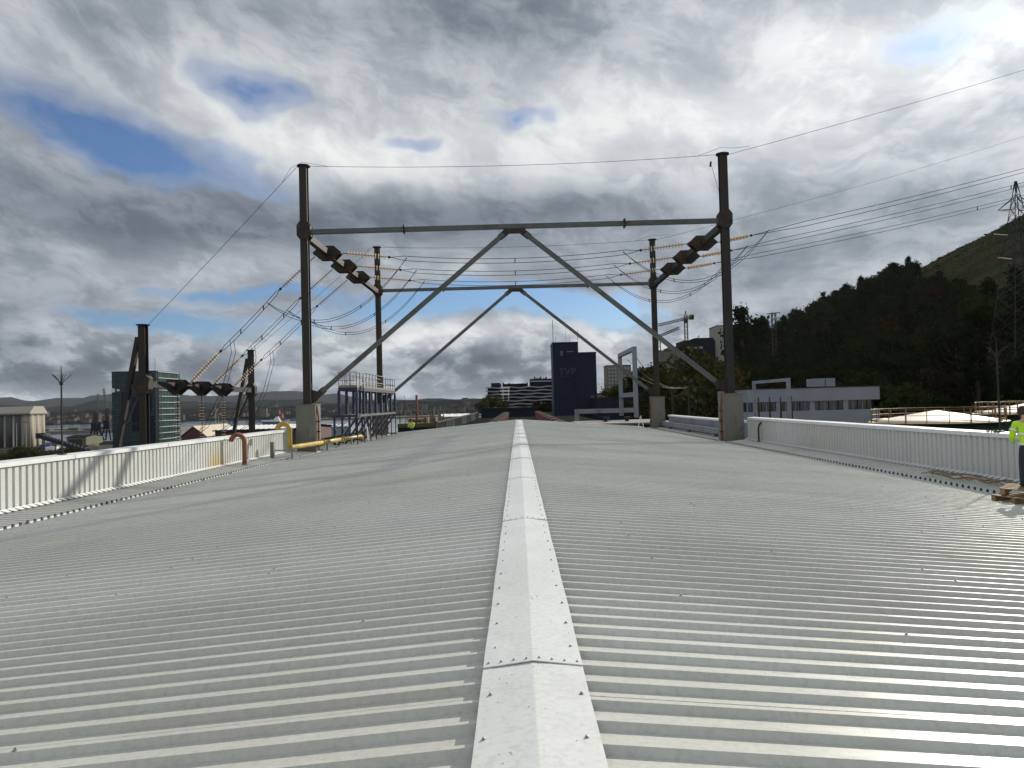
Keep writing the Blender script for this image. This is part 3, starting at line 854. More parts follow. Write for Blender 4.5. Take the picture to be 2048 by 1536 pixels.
# lightning rods
def rod(x, y, z0, z1, lab):
    e = empty('lightning_rod', (x, y, z0), lab, 'lightning rod', 'lightning rods on the parapets')
    MB().tube([(x, y, z0), (x, y, z1 - 0.5), (x, y, z1)], [0.028, 0.024, 0.010], 8).build('mast', M_STEEL, e)
    zc2 = z0 + (z1 - z0) * 0.80
    MB().lathe([(0.03, -0.05), (0.055, -0.03), (0.055, 0.03), (0.03, 0.05)], (x, y, zc2), (0, 0, 1), 8).build('hub', M_STEELD, e)
    for k in range(5):
        a = 2 * math.pi * k / 5 + 0.4
        MB().tube([(x, y, zc2), (x + 0.27 * math.cos(a), y + 0.27 * math.sin(a), zc2 + 0.27)], 0.010, 5).build('prong', M_STEELD, e)
    MB().box(x - 0.09, x + 0.09, y - 0.09, y + 0.09, z0 - 0.02, z0 + 0.05).build('foot', M_STEELD, e)
rod(-13.5, 22.6, 18.42, 21.05, 'dark star topped lightning rod on the left parapet')
rod(13.55, 21.9, 18.42, 21.1, 'thin star topped lightning rod on the right parapet')
# dry weed growing on the right coping
wd = MB()
for k in range(40):
    a = random.uniform(0, 6.28); l = random.uniform(0.06, 0.17)
    p0 = Vector((13.35 + random.uniform(-.04, .04), 21.9 + random.uniform(-.28, .28), 18.42))
    p1 = p0 + Vector((l * 0.9 * math.cos(a), l * 0.9 * math.sin(a), l * 0.55))
    wd.bar(p0, p1, 0.012, 0.006)
tag(wd.build('weed_tuft', mat('dry_weed', (0.12, 0.11, 0.06), 0.9)), 'small dry weed tuft on the right coping by lightning rod', 'weed')
# rope heap in the right gutter
rp = MB()
rr2 = random.Random(5)
for k in range(5):
    pts = []
    for j in range(14):
        t = j / 13
        pts.append((12.42 + 0.22 * math.sin(5 * t + k * 1.7) + rr2.uniform(-.03, .03), 19.9 + 3.6 * t + 0.2 * math.sin(7 * t + k), 17.10 + 0.10 * abs(math.sin(9 * t + k)) + 0.02 * k))
    rp.tube(pts, 0.017, 6)
tag(rp.build('rope_heap', M_ROPE), 'tangled brown rope lying in the right gutter', 'rope')
# timber pallet bits
def pallet(loc, rz, tilt, lab):
    e = empty('wood_pallet', loc, lab, 'pallet', 'pallets in the right gutter')
    e.rotation_euler = (tilt, 0, rz)
    L0 = wloc(e)
    for k in range(5):
        x = L0.x - 0.5 + k * 0.25
        MB().box(x - 0.055, x + 0.055, L0.y - 0.58, L0.y + 0.58, L0.z + 0.115, L0.z + 0.137).build('board', M_WOOD, e)
    for yy in (-0.52, 0, 0.52):
        MB().box(L0.x - 0.57, L0.x + 0.57, L0.y + yy - 0.05, L0.y + yy + 0.05, L0.z, L0.z + 0.113).build('stringer', M_WOOD, e)
    return e
pallet((11.38, 17.3, 17.095), 0.25, 0.0, 'lower weathered wood pallet by the worker feet')
pallet((11.52, 17.5, 17.245), 0.85, 0.05, 'broken wood pallet lying on top at right edge')

# ---- blue access platform on the left eave
X0, X1, Y0, Y1 = -12.15, -10.95, 52.0, 68.2
ZD, ZRl, ZL = 20.85, 22.0, 19.02
bpf = empty('access_platform', ((X0 + X1) / 2, 60, 17), 'blue steel access platform with pale yellow guard rails on left eave', 'platform')
nb = 7
ys = [Y0 + (Y1 - Y0) * i / nb for i in range(nb + 1)]
for x in (X0, X1):
    MB().bar((x, Y0, ZD - 0.02), (x, Y1, ZD - 0.02), 0.10, 0.22).build('deck_beam', M_BLUE, bpf)
    MB().bar((x, Y0, ZL), (x, Y1, ZL), 0.12, 0.16).build('lower_beam', M_BLUE if x == X0 else M_BEAM, bpf)
    for y in ys:
        MB().box(x - 0.085, x + 0.085, y - 0.085, y + 0.085, ZL + 0.08, ZD - 0.13).build('column', M_BLUE, bpf)
    MB().bar((x, Y0, ZD + 0.17), (x, Y1, ZD + 0.17), 0.02, 0.16).build('toe_board', M_YRAIL, bpf)
    for zz in (ZD + 0.58, ZRl):
        MB().tube([(x, Y0, zz), (x, Y1, zz)], 0.024, 6).build('hand_rail', M_YRAIL, bpf)
    for k in range(2 * nb + 1):
        y = Y0 + (Y1 - Y0) * k / (2 * nb)
        MB().tube([(x, y, ZD + 0.09), (x, y, ZRl)], 0.022, 6).build('rail_post', M_YRAIL if x == X0 else M_STEELD, bpf)
for y in (Y0, Y1):
    MB().bar((X0, y, ZD - 0.02), (X1, y, ZD - 0.02), 0.10, 0.22).build('end_beam', M_BLUE, bpf)
    MB().bar((X0, y, ZD + 0.17), (X1, y, ZD + 0.17), 0.02, 0.16).build('toe_board', M_YRAIL, bpf)
    for zz in (ZD + 0.58, ZRl):
        MB().tube([(X0, y, zz), (X1, y, zz)], 0.024, 6).build('hand_rail', M_YRAIL, bpf)
    for x in (X0 + 0.4, X1 - 0.4):
        MB().tube([(x, y, ZD + 0.09), (x, y, ZRl)], 0.022, 6).build('rail_post', M_YRAIL, bpf)
MB().box(X0 + 0.06, X1 - 0.06, Y0 + 0.06, Y1 - 0.06, ZD + 0.04, ZD + 0.08).build('deck', M_GALV, bpf)
MB().bar((X0, Y0, ZL), (X1, Y0, ZL), 0.10, 0.14).build('end_beam', M_BLUE, bpf)
for y in ys:
    MB().box(X0 - 0.4, X0 - 0.26, y - 0.07, y + 0.07, 17.0, ZL - 0.03).build('outer_leg', M_BLUE, bpf)
    MB().bar((X0 - 0.45, y, ZL - 0.03), (X0 + 0.06, y, ZL - 0.03), 0.12, 0.12).build('outrigger', M_BLUE, bpf)
    MB().bar((X1, y, ZL - 0.08), (X0 - 0.15, y, 17.05), 0.13, 0.13).build('raking_leg', M_BLUE, bpf)
    MB().bar((X1, y + 0.1, ZL - 0.08), (X1, y + 0.1, 17.05), 0.07, 0.07).build('inner_leg', M_STEELD, bpf)
# low guard beam at the left eave between the plinths
lgb = empty('guard_beam', (-12.8, 57, 17), 'low grey steel edge beam behind the blue platform legs', 'guard rail')
MB().box(-13.0, -12.85, 46.4, 68.9, 17.45, 17.62).build('beam', M_STEEL, lgb)
for y in (48.0, 53.5, 59.0, 64.5):
    MB().box(-12.98, -12.87, y - 0.08, y + 0.08, 17.05, 17.45).build('stub_post', M_STEEL, lgb)
lpl = empty('parapet', (-13.5, 58, 17.0), 'low bare parapet strip behind the blue platform legs', 'parapet')
MB().box(-13.6, -13.3, 46.4, 69.0, 16.5, 17.42).build('core', M_WALLSHEET, lpl)

# ================================================================== ground, water, hill, far shore
def smooth(t): t = max(0.0, min(1.0, t)); return t * t * (3 - 2 * t)
def hash2(i, j): 
    v = math.sin(i * 127.1 + j * 311.7) * 43758.5453
    return v - math.floor(v)
def vnoise(x, y):
    i, j = math.floor(x), math.floor(y); fx, fy = smooth(x - i), smooth(y - j)
    a = hash2(i, j) * (1 - fx) + hash2(i + 1, j) * fx
    b_ = hash2(i, j + 1) * (1 - fx) + hash2(i + 1, j + 1) * fx
    return a * (1 - fy) + b_ * fy
def fbm(x, y, o=4):
    s, a, f_ = 0.0, 0.5, 1.0
    for _ in range(o):
        s += a * (vnoise(x * f_, y * f_) - 0.5); a *= 0.5; f_ *= 2.03
    return s
def hill_h(x, y):
    s = max(0.0, x - 50.0)
    h = 0.5 * s
    h *= 1.0 - 0.75 * smooth((y - 430.0) / 320.0)
    h *= smooth((y + 60) / 120.0) * 0.25 + 0.75
    h += fbm(x * 0.02, y * 0.02) * 14.0 * smooth(s / 60.0)
    return max(h, terrace_h(x, y), 0.0)
def terrace_h(x, y):
    return 15.8 * smooth((y - 176.0) / 26.0) * smooth((x + 26.0) / 16.0) * (1 - 0.9 * smooth((y - 520.0) / 250.0)) + 0.0

M_GROUND = mat('port_ground', matte=True, col=(0.050, 0.050, 0.048), rough=0.9, spec=0.1, metal=0.0, var=0.3, scale=0.05, second=(0.045, 0.055, 0.03), sscale=0.02)
M_WATER = mat('harbour_water', (0.030, 0.042, 0.048), 0.12, 0.0, 0.1, 0.01, bump=0.5, bscale=0.25)
M_HILL = mat('hill_grass', matte=True, col=(0.030, 0.033, 0.019), rough=0.95, spec=0.03, metal=0.0, var=0.35, scale=0.05, second=(0.050, 0.042, 0.022), sscale=0.03)
M_FARHILL = mat('far_hill_woods', matte=True, col=(0.012, 0.018, 0.021), rough=0.95, spec=0.03, metal=0.0, var=0.4, scale=0.004, second=(0.022, 0.027, 0.024), sscale=0.003)

gv = MB()
shore = [(-900, -300), (900, -300), (1500, 900), (600, 1700), (150, 900), (-30, 620), (-120, 560), (-420, 545), (-900, 520)]
gv.v = [(x, y, 0.0) for x, y in shore]; gv.f = [tuple(range(len(shore)))]
tag(gv.build('ground', M_GROUND), kind='structure')
wq = MB()
for (x0, y0), (x1, y1) in zip(shore[3:], shore[4:]):
    wq.quad((x0, y0, -2.5), (x1, y1, -2.5), (x1, y1, -0.005), (x0, y0, -0.005))
tag(wq.build('quay_edge', M_CONC), kind='structure')
wat = MB(); wat.quad((-12000, 200, -2.0), (12000, 200, -2.0), (12000, 14000, -2.0), (-12000, 14000, -2.0))
tag(wat.build('water', M_WATER), kind='structure')

hm = MB()
nx, ny = 80, 90
xs_ = [50 + 520 * (i / nx) ** 1.15 for i in range(nx + 1)]
ys_ = [20 + 960 * (j / ny) for j in range(ny + 1)]
hm.v = [(x, y, hill_h(x, y) + (0.02 if i else -0.3)) for y in ys_ for i, x in enumerate(xs_)]
hm.f = [(j * (nx + 1) + i, j * (nx + 1) + i + 1, (j + 1) * (nx + 1) + i + 1, (j + 1) * (nx + 1) + i) for j in range(ny) for i in range(nx)]
tag(hm.build('hillside', M_HILL, None, True), kind='structure')

tm = MB()
tx = [-30 + 84 * i / 28 for i in range(29)]; ty = [170 + 620 * (j / 40) ** 1.5 for j in range(41)]
tm.v = [(x, y, terrace_h(x, y) + (-0.4 if terrace_h(x, y) < 0.02 else 0.01 * 0)) for y in ty for x in tx]
tm.f = [(j * 29 + i, j * 29 + i + 1, (j + 1) * 29 + i + 1, (j + 1) * 29 + i) for j in range(40) for i in range(28)]
tag(tm.build('raised_ground', M_HILL, None, True), kind='structure')

def ridge(name, dist, depth, prof_, seed, amp):
    """far range: profile of (photo px, height px above horizon) raised at a distance"""
    mb = MB()
    cols, rows = 150, 12
    x0, x1 = prof_[0][0], prof_[-1][0]
    for c in range(cols + 1):
        px = x0 + (x1 - x0) * c / cols
        for (pa_, ha), (pb_, hb_) in zip(prof_, prof_[1:]):
            if pa_ <= px <= pb_:
                t = (px - pa_) / (pb_ - pa_); hp = ha + (hb_ - ha) * smooth(t); break
        az_ = (px - 1036) / FPX
        peak = hp * dist / FPX + 19.6
        for r_ in range(rows + 1):
            t = r_ / rows
            d = dist - depth + 1.7 * depth * t
            k = math.exp(-((t - 0.58) / 0.30) ** 2) if t < 0.58 else 1 - 0.3 * (t - 0.58)
            h = peak * k * (1 + 0.0) + fbm(px * 0.02 + seed, t * 6 + seed) * amp * (0.3 + k)
            if r_ == 0: h = -4
            mb.v.append((az_ * d, d, h))
    for c in range(cols):
        for r_ in range(rows):
            a = c * (rows + 1) + r_
            mb.f.append((a, a + rows + 1, a + rows + 2, a + 1))
    return tag(mb.build(name, M_FARHILL, None, True), kind='structure')
ridge('far_mountains', 8500, 1600, [(-700, 40), (-300, 30), (0, 38), (60, 27), (130, 33), (215, 38), (290, 40), (360, 33), (450, 30), (520, 33), (590, 36), (660, 28), (740, 14), (830, 9), (960, 6), (1200, 5), (1500, 5)], 3.3, 60)
ridge('far_hills', 4600, 1100, [(-700, 22), (0, 21), (100, 17), (200, 24), (330, 20), (430, 16), (520, 20), (600, 15), (690, 9), (800, 12), (860, 14), (930, 10), (1000, 8), (1200, 6), (1500, 5)], 8.1, 40)
ridge('far_shore', 2350, 700, [(-700, 4), (0, 5), (200, 7), (400, 4), (600, 6), (760, 5), (850, 9), (950, 7), (1100, 5), (1300, 5), (1500, 5)], 14.7, 16)

# town across the bay: one far mass of houses
M_TOWNW = mat('town_walls', matte=True, col=(0.13, 0.12, 0.115), rough=0.9, metal=0.0, var=0.3, scale=0.02, second=(0.12, 0.07, 0.055), sscale=0.015)
M_TOWNR = mat('town_roofs', matte=True, col=(0.050, 0.038, 0.034), var=0.3, scale=0.03)
rt = random.Random(21)
tw, tr2 = MB(), MB()
for k in range(520):
    px = rt.uniform(-60, 1000); d = rt.uniform(1720, 2500)
    x = (px - 1036) / FPX * d
    z = max(0.0, (d - 1700) * 0.022) + rt.uniform(-1, 2)
    wd_, dp_, ht = rt.uniform(7, 20), rt.uniform(8, 14), rt.uniform(5, 12) * (1.9 if rt.random() < 0.08 else 1)
    tw.box(x - wd_ / 2, x + wd_ / 2, d, d + dp_, z - 6, z + ht)
    tr2.prism([(d - 0.6, z + ht), (d + dp_ + 0.6, z + ht), (d + dp_ / 2, z + ht + rt.uniform(2, 3.5))], 'x', x - wd_ / 2 - 0.5, x + wd_ / 2 + 0.5)
tag(tw.build('far_town', M_TOWNW), 'town houses massed along the far shore of the bay', 'town', kind='stuff')
tag(tr2.build('far_town_roofs', M_TOWNR), 'brown roofs of the town massed across the bay', 'town', kind='stuff')
# industrial quay across the water, with sheds
pier = MB(); pier.box(-680, -410, 900, 960, -3, 0.6); pier.box(-410, 60, 1380, 1450, -3, 0.8)
tag(pier.build('breakwater', M_CONC), kind='structure')
pc = MB()
for k in range(70):
    if k < 40: x, y = rt.uniform(-670, -420), rt.uniform(906, 950)
    else: x, y = rt.uniform(-400, 40), rt.uniform(1386, 1440)
    a_, b_, c_ = rt.uniform(3, 16), rt.uniform(3, 9), rt.uniform(1.2, 4.5)
    pc.box(x, x + a_, y, y + b_, 0.6, 0.6 + c_)
tag(pc.build('quay_clutter', M_TOWNW), 'low sheds and heaps along the far quays', 'sheds', kind='stuff')

# ------------------------------------------------------------------ trees
def leaf_mat(name, col, tr_=0.35):
    return mat(name, matte=True, col=col, rough=0.75, metal=0.0, var=0.35, scale=0.6, second=tuple(c * 0.55 for c in col), sscale=0.35, rnd=0.18, trans=tr_)
M_LEAFD = leaf_mat('dark_leaves', (0.015, 0.020, 0.008), 0.15)
M_LEAFG = leaf_mat('green_leaves', (0.022, 0.028, 0.010), 0.15)
M_LEAFY = leaf_mat('autumn_leaves', (0.036, 0.034, 0.011))
M_LEAFO = leaf_mat('olive_leaves', (0.046, 0.049, 0.019))
M_BARK = mat('bark', matte=True, col=(0.055, 0.042, 0.032), var=0.3, scale=3.0)
def tree_meshes(seed, h, rad, shape, leaf, nclump, nleaf, lsize):
    rg = random.Random(seed)
    cr, tk = MB(), MB()
    th = h * rg.uniform(0.30, 0.4)
    lean = Vector((rg.uniform(-.5, .5), rg.uniform(-.5, .5), 0))
    tk.tube([(0, 0, -1.0), (0.1, 0, th * 0.5), lean * 0.6 + Vector((0, 0, th)), lean + Vector((0, 0, h * 0.75))], [h * .028, h * .022, h * .016, h * .005], 7)
    cz = h * (0.62 if shape != 'cone' else 0.55)
    for c in range(nclump):
        while True:
            u = Vector((rg.uniform(-1, 1), rg.uniform(-1, 1), rg.uniform(-1, 1)))
            if 0.25 < u.length < 1: break
        if shape == 'cone':
            t = rg.random() ** 0.8
            rr_ = rad * (1.05 - t) * rg.uniform(0.45, 1.0); a = rg.uniform(0, 6.28)
            cc = Vector((rr_ * math.cos(a), rr_ * math.sin(a), h * (0.14 + 0.82 * t)))
        else:
            u = u * (0.55 + 0.45 * u.length)
            cc = Vector((u.x * rad, u.y * rad, cz + u.z * h * 0.36)) + lean
        if c % 4 == 0:
            tk.tube([lean * 0.6 + Vector((0, 0, th * rg.uniform(0.7, 1.2))), lean * 0.5 + cc * 0.5 + Vector((0, 0, th * 0.35)), cc], [h * .010, h * .006, h * .002], 5)
        cs = rad * rg.uniform(0.20, 0.36)
        for l in range(nleaf):
            o = Vector((rg.gauss(0, 0.5), rg.gauss(0, 0.5), rg.gauss(0, 0.38))) * cs
            p = cc + o
            nrm = (o.normalized() * 0.7 + Vector((rg.uniform(-1, 1), rg.uniform(-1, 1), rg.uniform(-.3, 1)))).normalized()
            t1 = nrm.orthogonal().normalized(); t1.rotate(Matrix.Rotation(rg.uniform(0, 6.28), 3, nrm)); t2 = nrm.cross(t1)
            s_ = lsize * rg.uniform(0.6, 1.4)
            cr.quad(p - t1 * s_, p - t2 * s_ * 0.55, p + t1 * s_, p + t2 * s_ * 0.55)
    def mesh(mb, nm, m_):
        me = bpy.data.meshes.new(nm); me.from_pydata([tuple(v) for v in mb.v], [], mb.f); me.materials.append(m_); return me
    return mesh(cr, 'crown', leaf), mesh(tk, 'trunk', M_BARK)
def put_tree(ms, loc, sc, rz, label, group=None, name='tree'):
    e = empty(name, loc, label, 'tree', group)
    e.scale = (sc, sc, sc * random.uniform(0.9, 1.12)); e.rotation_euler = (0, 0, rz)
    link('crown', ms[0], e); link('trunk', ms[1], e)
    return e
dense = [tree_meshes(30 + k, 11, 4.6, 'round', (M_LEAFD, M_LEAFD, M_LEAFG)[k % 3], 46, 46, 0.40) for k in range(5)]
conif = [tree_meshes(50 + k, 13, 3.4, 'cone', M_LEAFD, 50, 40, 0.36) for k in range(2)]
brown = [tree_meshes(60 + k, 9, 4.2, 'round', mat('russet_leaves%d' % k, matte=True, col=(0.024, 0.019, 0.010), var=0.3, scale=0.6, trans=0.2, rnd=0.15), 36, 40, 0.36) for k in range(2)]
airy = [tree_meshes(70 + k, 10, 4.2, 'round', (M_LEAFO, M_LEAFY)[k], 46, 60, 0.22) for k in range(2)]
bushy = [tree_meshes(80 + k, 4.5, 3.2, 'round', M_LEAFO, 26, 40, 0.22) for k in range(2)]
rh = random.Random(99)
placed = []
tries = 0
while len(placed) < 285 and tries < 30000:
    tries += 1
    y = rh.uniform(105, 470); x = rh.uniform(54, 255)
    pxx = 1036 + FPX * x / y
    if pxx < 1330 or pxx > 2140: continue
    h = hill_h(x, y)
    # the grassy shoulder at upper right stays open
    ely = (h - 19.6) / y * FPX
    lim = [(1330, 40), (1440, 70), (1480, 130), (1500, 160), (1600, 186), (1660, 224), (1760, 252), (1835, 272), (1860, 236), (2140, 222)]
    for (pa_, la_), (pb_, lb_) in zip(lim, lim[1:]):
        if pa_ <= pxx <= pb_: top_line = la_ + (lb_ - la_) * (pxx - pa_) / (pb_ - pa_)
    scl = rh.uniform(0.8, 1.35)
    if ely + 11.2 * scl / y * FPX > top_line: continue
    if any((x - a) ** 2 + (y - b_) ** 2 < (4.6 + y * 0.008) ** 2 for a, b_ in placed): continue
    if 80 < x < 104 and 126 < y < 154: continue
    if pxx < 1500 and y > 300 and rh.random() < 0.5: continue
    placed.append((x, y))
    r_ = rh.random()
    ms = rh.choice(dense) if r_ < 0.70 else (rh.choice(conif) if r_ < 0.82 else rh.choice(brown))
    put_tree(ms, (x, y, h - 0.2), scl, rh.uniform(0, 6.28), ('dark round crowned tree' if r_ < 0.70 else ('pointed dark conifer' if r_ < 0.82 else 'russet brown tree')) + (' near the top of the right hillside wood' if ely + 11.2 * scl / y * FPX > top_line - 45 else (' low down behind the tanks and office' if ely < 40 else ' halfway up the right hillside wood')), 'trees on the wooded hillside')
# undergrowth on the slope
ug = MB()
for k in range(9000):
    y = rh.uniform(100, 470); x = rh.uniform(52, 290)
    pxx = 1036 + FPX * x / y
    if pxx < 1320 or pxx > 2150: continue
    h = hill_h(x, y)
    if pxx > 1830 and (h - 19.6) / y * FPX > 195: 
        continue
    s_ = rh.uniform(0.5, 1.3)
    for l in range(3):
        a = rh.uniform(0, 6.28); c = Vector((x + rh.uniform(-1.5, 1.5), y + rh.uniform(-1.5, 1.5), h + rh.uniform(0.2, 1.6)))
        t1 = Vector((math.cos(a), math.sin(a), rh.uniform(-.4, .4))) * s_; t2 = Vector((-math.sin(a) * 0.4, math.cos(a) * 0.4, 0.9)) * s_
        ug.quad(c - t1, c - t2 * 0.6, c + t1, c + t2 * 0.6)
rg2 = random.Random(77)
for k in range(5200):
    y = rg2.uniform(300, 520); x = rg2.uniform(150, 330)
    pxx = 1036 + FPX * x / y
    if pxx < 1820 or pxx > 2150: continue
    h = hill_h(x, y)
    s_ = rg2.uniform(0.12, 0.32) * (2.2 if rg2.random() < 0.03 else 1)
    for l in range(3):
        a = rg2.uniform(0, 6.28); c = Vector((x + rg2.uniform(-.6, .6), y + rg2.uniform(-.6, .6), h + s_ * 0.5))
        t1 = Vector((math.cos(a), math.sin(a), rg2.uniform(-.3, .3))) * s_ * 1.3; t2 = Vector((0, 0, s_))
        ug.quad(c - t1, c - t2 * 0.6, c + t1, c + t2)
tag(ug.build('undergrowth', M_LEAFD), 'dark scrub covering the ground under the hillside trees', 'scrub', kind='stuff')

def ptree(ms, px, py_base, Y, hpx, lab, group=None, base=10.0):
    p = P(px, py_base - hpx, Y)
    gz = hill_h(p.x, p.y)
    sc = max(p.z - gz, 4.0) / base * 0.95
    put_tree(ms, (p.x, p.y, gz - 0.2), sc, random.uniform(0, 6.28), lab, group)
for a_ in ((1375, 775, 175, 75, airy[1], 'yellow green autumn tree behind far right gantry post'),
           (1415, 770, 190, 80, airy[1], 'tall yellowing tree at foot of the wooded hill'),
           (1352, 800, 168, 60, airy[0], 'olive tree low beside far right plinth'),
           (1228, 800, 230, 42, airy[0], 'olive tree right of the navy tower'),
           (1252, 800, 225, 50, airy[1], 'yellowish tree framed in the grey steel portal'),
           (1285, 805, 215, 66, dense[2], 'dark green tree between portal and far right post'),
           (1305, 800, 240, 60, dense[0], 'dark tree left of far right gantry post'),
           (965, 832, 215, 36, airy[0], 'small leafy tree left of the terrace block'),
           (985, 830, 222, 48, airy[0], 'broad olive tree before the terrace block'),
           (1005, 828, 228, 34, airy[1], 'yellow tinged tree before the terrace block'),
           (1078, 828, 222, 36, brown[0], 'dark russet tree left of the navy tower'),
           (1094, 830, 226, 30, dense[1], 'green tree tucked against the navy tower'),
           (1325, 790, 330, 60, dense[1], 'dark tree below the hillside apartments'),
           (1480, 690, 330, 42, conif[0], 'pointed dark tree right of the pale hilltop block'),
           (1503, 672, 350, 38, dense[3], 'round dark tree on the skyline by lattice mast')):
    ptree(a_[4], a_[0], a_[1], a_[2], a_[3], a_[5])
for k, (px, Y, s_) in enumerate(((20, 300, 1.0), (45, 290, 1.2), (60, 285, 1.0), (30, 250, 1.3), (75, 262, 1.0), (95, 270, 1.1), (48, 235, 1.0), (130, 300, 1.0), (150, 330, 0.9))):
    x = (px - 1036) / FPX * Y
    put_tree(bushy[k % 2], (x, Y, 0), s_ * 1.5, k * 1.3, f"grey green bush below the silo, {('first', 'third', 'fifth', 'second', 'sixth', 'seventh', 'fourth', 'eighth', 'ninth')[k]} from the left frame edge", 'bushes below the silo', 'bush')

# ================================================================== buildings
M_NAVY = mat('navy_cladding', (0.006, 0.014, 0.040), 0.6, 0.0, 0.25, 0.6, second=(0.004, 0.009, 0.024), sscale=0.25, stretch=(1, 1, 0.3), spec=0.25)
M_NAVY2 = mat('navy_seam', (0.006, 0.011, 0.03), 0.7, spec=0.2)
M_PALE = mat('pale_letters', (0.040, 0.052, 0.080), 0.8)
M_GLASSD = mat('dark_window_glass', (0.012, 0.015, 0.02), 0.08, 0.0, 0.1, 0.5, spec=0.7)
M_BANDW = mat('white_balcony', (0.30, 0.30, 0.33), 0.7, 0.0, 0.06, 1.0)
M_DARKB = mat('dark_blue_render', (0.012, 0.016, 0.030), 0.85, 0.0, 0.2, 0.5, spec=0.2)
M_BEIGE = mat('beige_render', (0.15, 0.142, 0.125), 0.85, 0.0, 0.1, 0.4)
M_CREAM = mat('cream_render', (0.30, 0.285, 0.25), 0.85, 0.0, 0.1, 0.4)
M_OFFICE = mat('office_render', (0.25, 0.275, 0.315), 0.8, 0.0, 0.1, 0.5, spec=0.2, second=(0.26, 0.28, 0.30), sscale=0.4)
M_TEAL = mat('teal_curtain_glass', (0.007, 0.030, 0.038), 0.25, 0.0, 0.4, 0.25, spec=0.35, second=(0.006, 0.018, 0.034), sscale=0.12)
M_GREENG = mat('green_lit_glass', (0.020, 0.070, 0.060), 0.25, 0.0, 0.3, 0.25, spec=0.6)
M_MULL = mat('curtain_mullion', (0.030, 0.062, 0.070), 0.6, spec=0.3)
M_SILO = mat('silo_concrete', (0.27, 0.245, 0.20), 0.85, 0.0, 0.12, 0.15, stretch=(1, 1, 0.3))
M_SILO_SHADE = mat('shaded_silo_concrete', (0.075, 0.080, 0.088), 0.9, 0.0, 0.15, 0.15, stretch=(1, 1, 0.3), spec=0.2)  # darker copy of the silo concrete: front row's shade put into the colour
M_REDV = mat('red_oxide_paint', (0.20, 0.040, 0.030), 0.6, 0.0, 0.2, 1.5)
M_MAROON = mat('maroon_cladding', (0.075, 0.030, 0.034), 0.7, 0.0, 0.2, 0.5)
M_DROOF = mat('dark_flat_roof', matte=True, col=(0.030, 0.030, 0.029), var=0.2, scale=0.4)
M_GREENT = mat('green_tank_paint', (0.018, 0.050, 0.028), 0.5, 0.0, 0.2, 0.4)
M_OCHRE = mat('ochre_rail_paint', (0.20, 0.115, 0.03), 0.55, 0.0, 0.2, 1.0)
M_LATT = mat('lattice_galvanised', (0.075, 0.08, 0.085), 0.7, 0.0, 0.15, 1.0, spec=0.2)
M_PYLON = mat('dark_pylon_steel', (0.035, 0.037, 0.040), 0.8, 0.0, 0.15, 1.0, spec=0.15)
M_TAN = mat('tan_roof', (0.46, 0.40, 0.30), 0.8, 0.0, 0.1, 0.5)
M_LIME = mat('hi_vis_lime', (0.42, 0.72, 0.02), 0.7, 0.0, 0.1, 3.0)
M_SIL = mat('reflective_tape', (0.62, 0.64, 0.62), 0.35, 0.2, 0.05, 5)
M_TROU = mat('dark_trousers', (0.020, 0.024, 0.035), 0.9, 0.0, 0.25, 4)
M_SKIN = mat('skin', (0.45, 0.27, 0.19), 0.55, 0.0, 0.08, 6)
M_HAIR = mat('dark_hair', (0.02, 0.015, 0.012), 0.7)
M_BLUEV = mat('vehicle_blue', (0.02, 0.05, 0.20), 0.35, 0.0, 0.05, 1.0)

def windows(par, x0, x1, y, z0, z1, nx_, nz_, fw=0.6, fh=0.55, face='-y', m_=None, depth=0.25):
    """grid of recessed-frame window boxes, each its own part, on a facade"""
    m_ = m_ or M_GLASSD
    dx_, dz_ = (x1 - x0) / nx_, (z1 - z0) / nz_
    a, b = dx_ * fw / 2, dz_ * fh / 2
    mb = MB()
    if face == '-y': mb.box(-a, a, -0.05, depth, -b, b)
    else: mb.box(-depth, 0.05, -a, a, -b, b)
    me = bpy.data.meshes.new('window'); me.from_pydata(mb.v, [], mb.f); me.materials.append(m_)
    off = wloc(par)
    for i in range(nx_):
        for k in range(nz_):
            o = link('window', me, par)
            if face == '-y': o.location = Vector((x0 + dx_ * (i + 0.5), y, z0 + dz_ * (k + 0.5))) - off
            else: o.location = Vector((y, x0 + dx_ * (i + 0.5), z0 + dz_ * (k + 0.5))) - off

def block(name, pxl, pxr, pyt, Y, depth, m_, lab, win=None, roof_m=None, zbase=None, cat='building'):
    a, b = P(pxl, pyt, Y), P(pxr, pyt, Y)
    zt_ = (a.z + b.z) / 2
    zb = hill_h(b.x, Y) - 1.0 if zbase is None else zbase
    e = empty(name, ((a.x + b.x) / 2, Y + depth / 2, zb), lab, cat)
    MB().box(a.x, b.x, Y, Y + depth, zb, zt_).build('wall', m_, e)
    MB().box(a.x - 0.15, b.x + 0.15, Y - 0.15, Y + depth + 0.15, zt_, zt_ + 0.3).build('roof', roof_m or M_DROOF, e)
    if win:
        nx_, nz_, zl, fw, fh, wm = win
        windows(e, a.x + 0.5, b.x - 0.5, Y, zl, zt_ - 0.5, nx_, nz_, fw, fh, '-y', wm)
    return e, a.x, b.x, zt_, zb

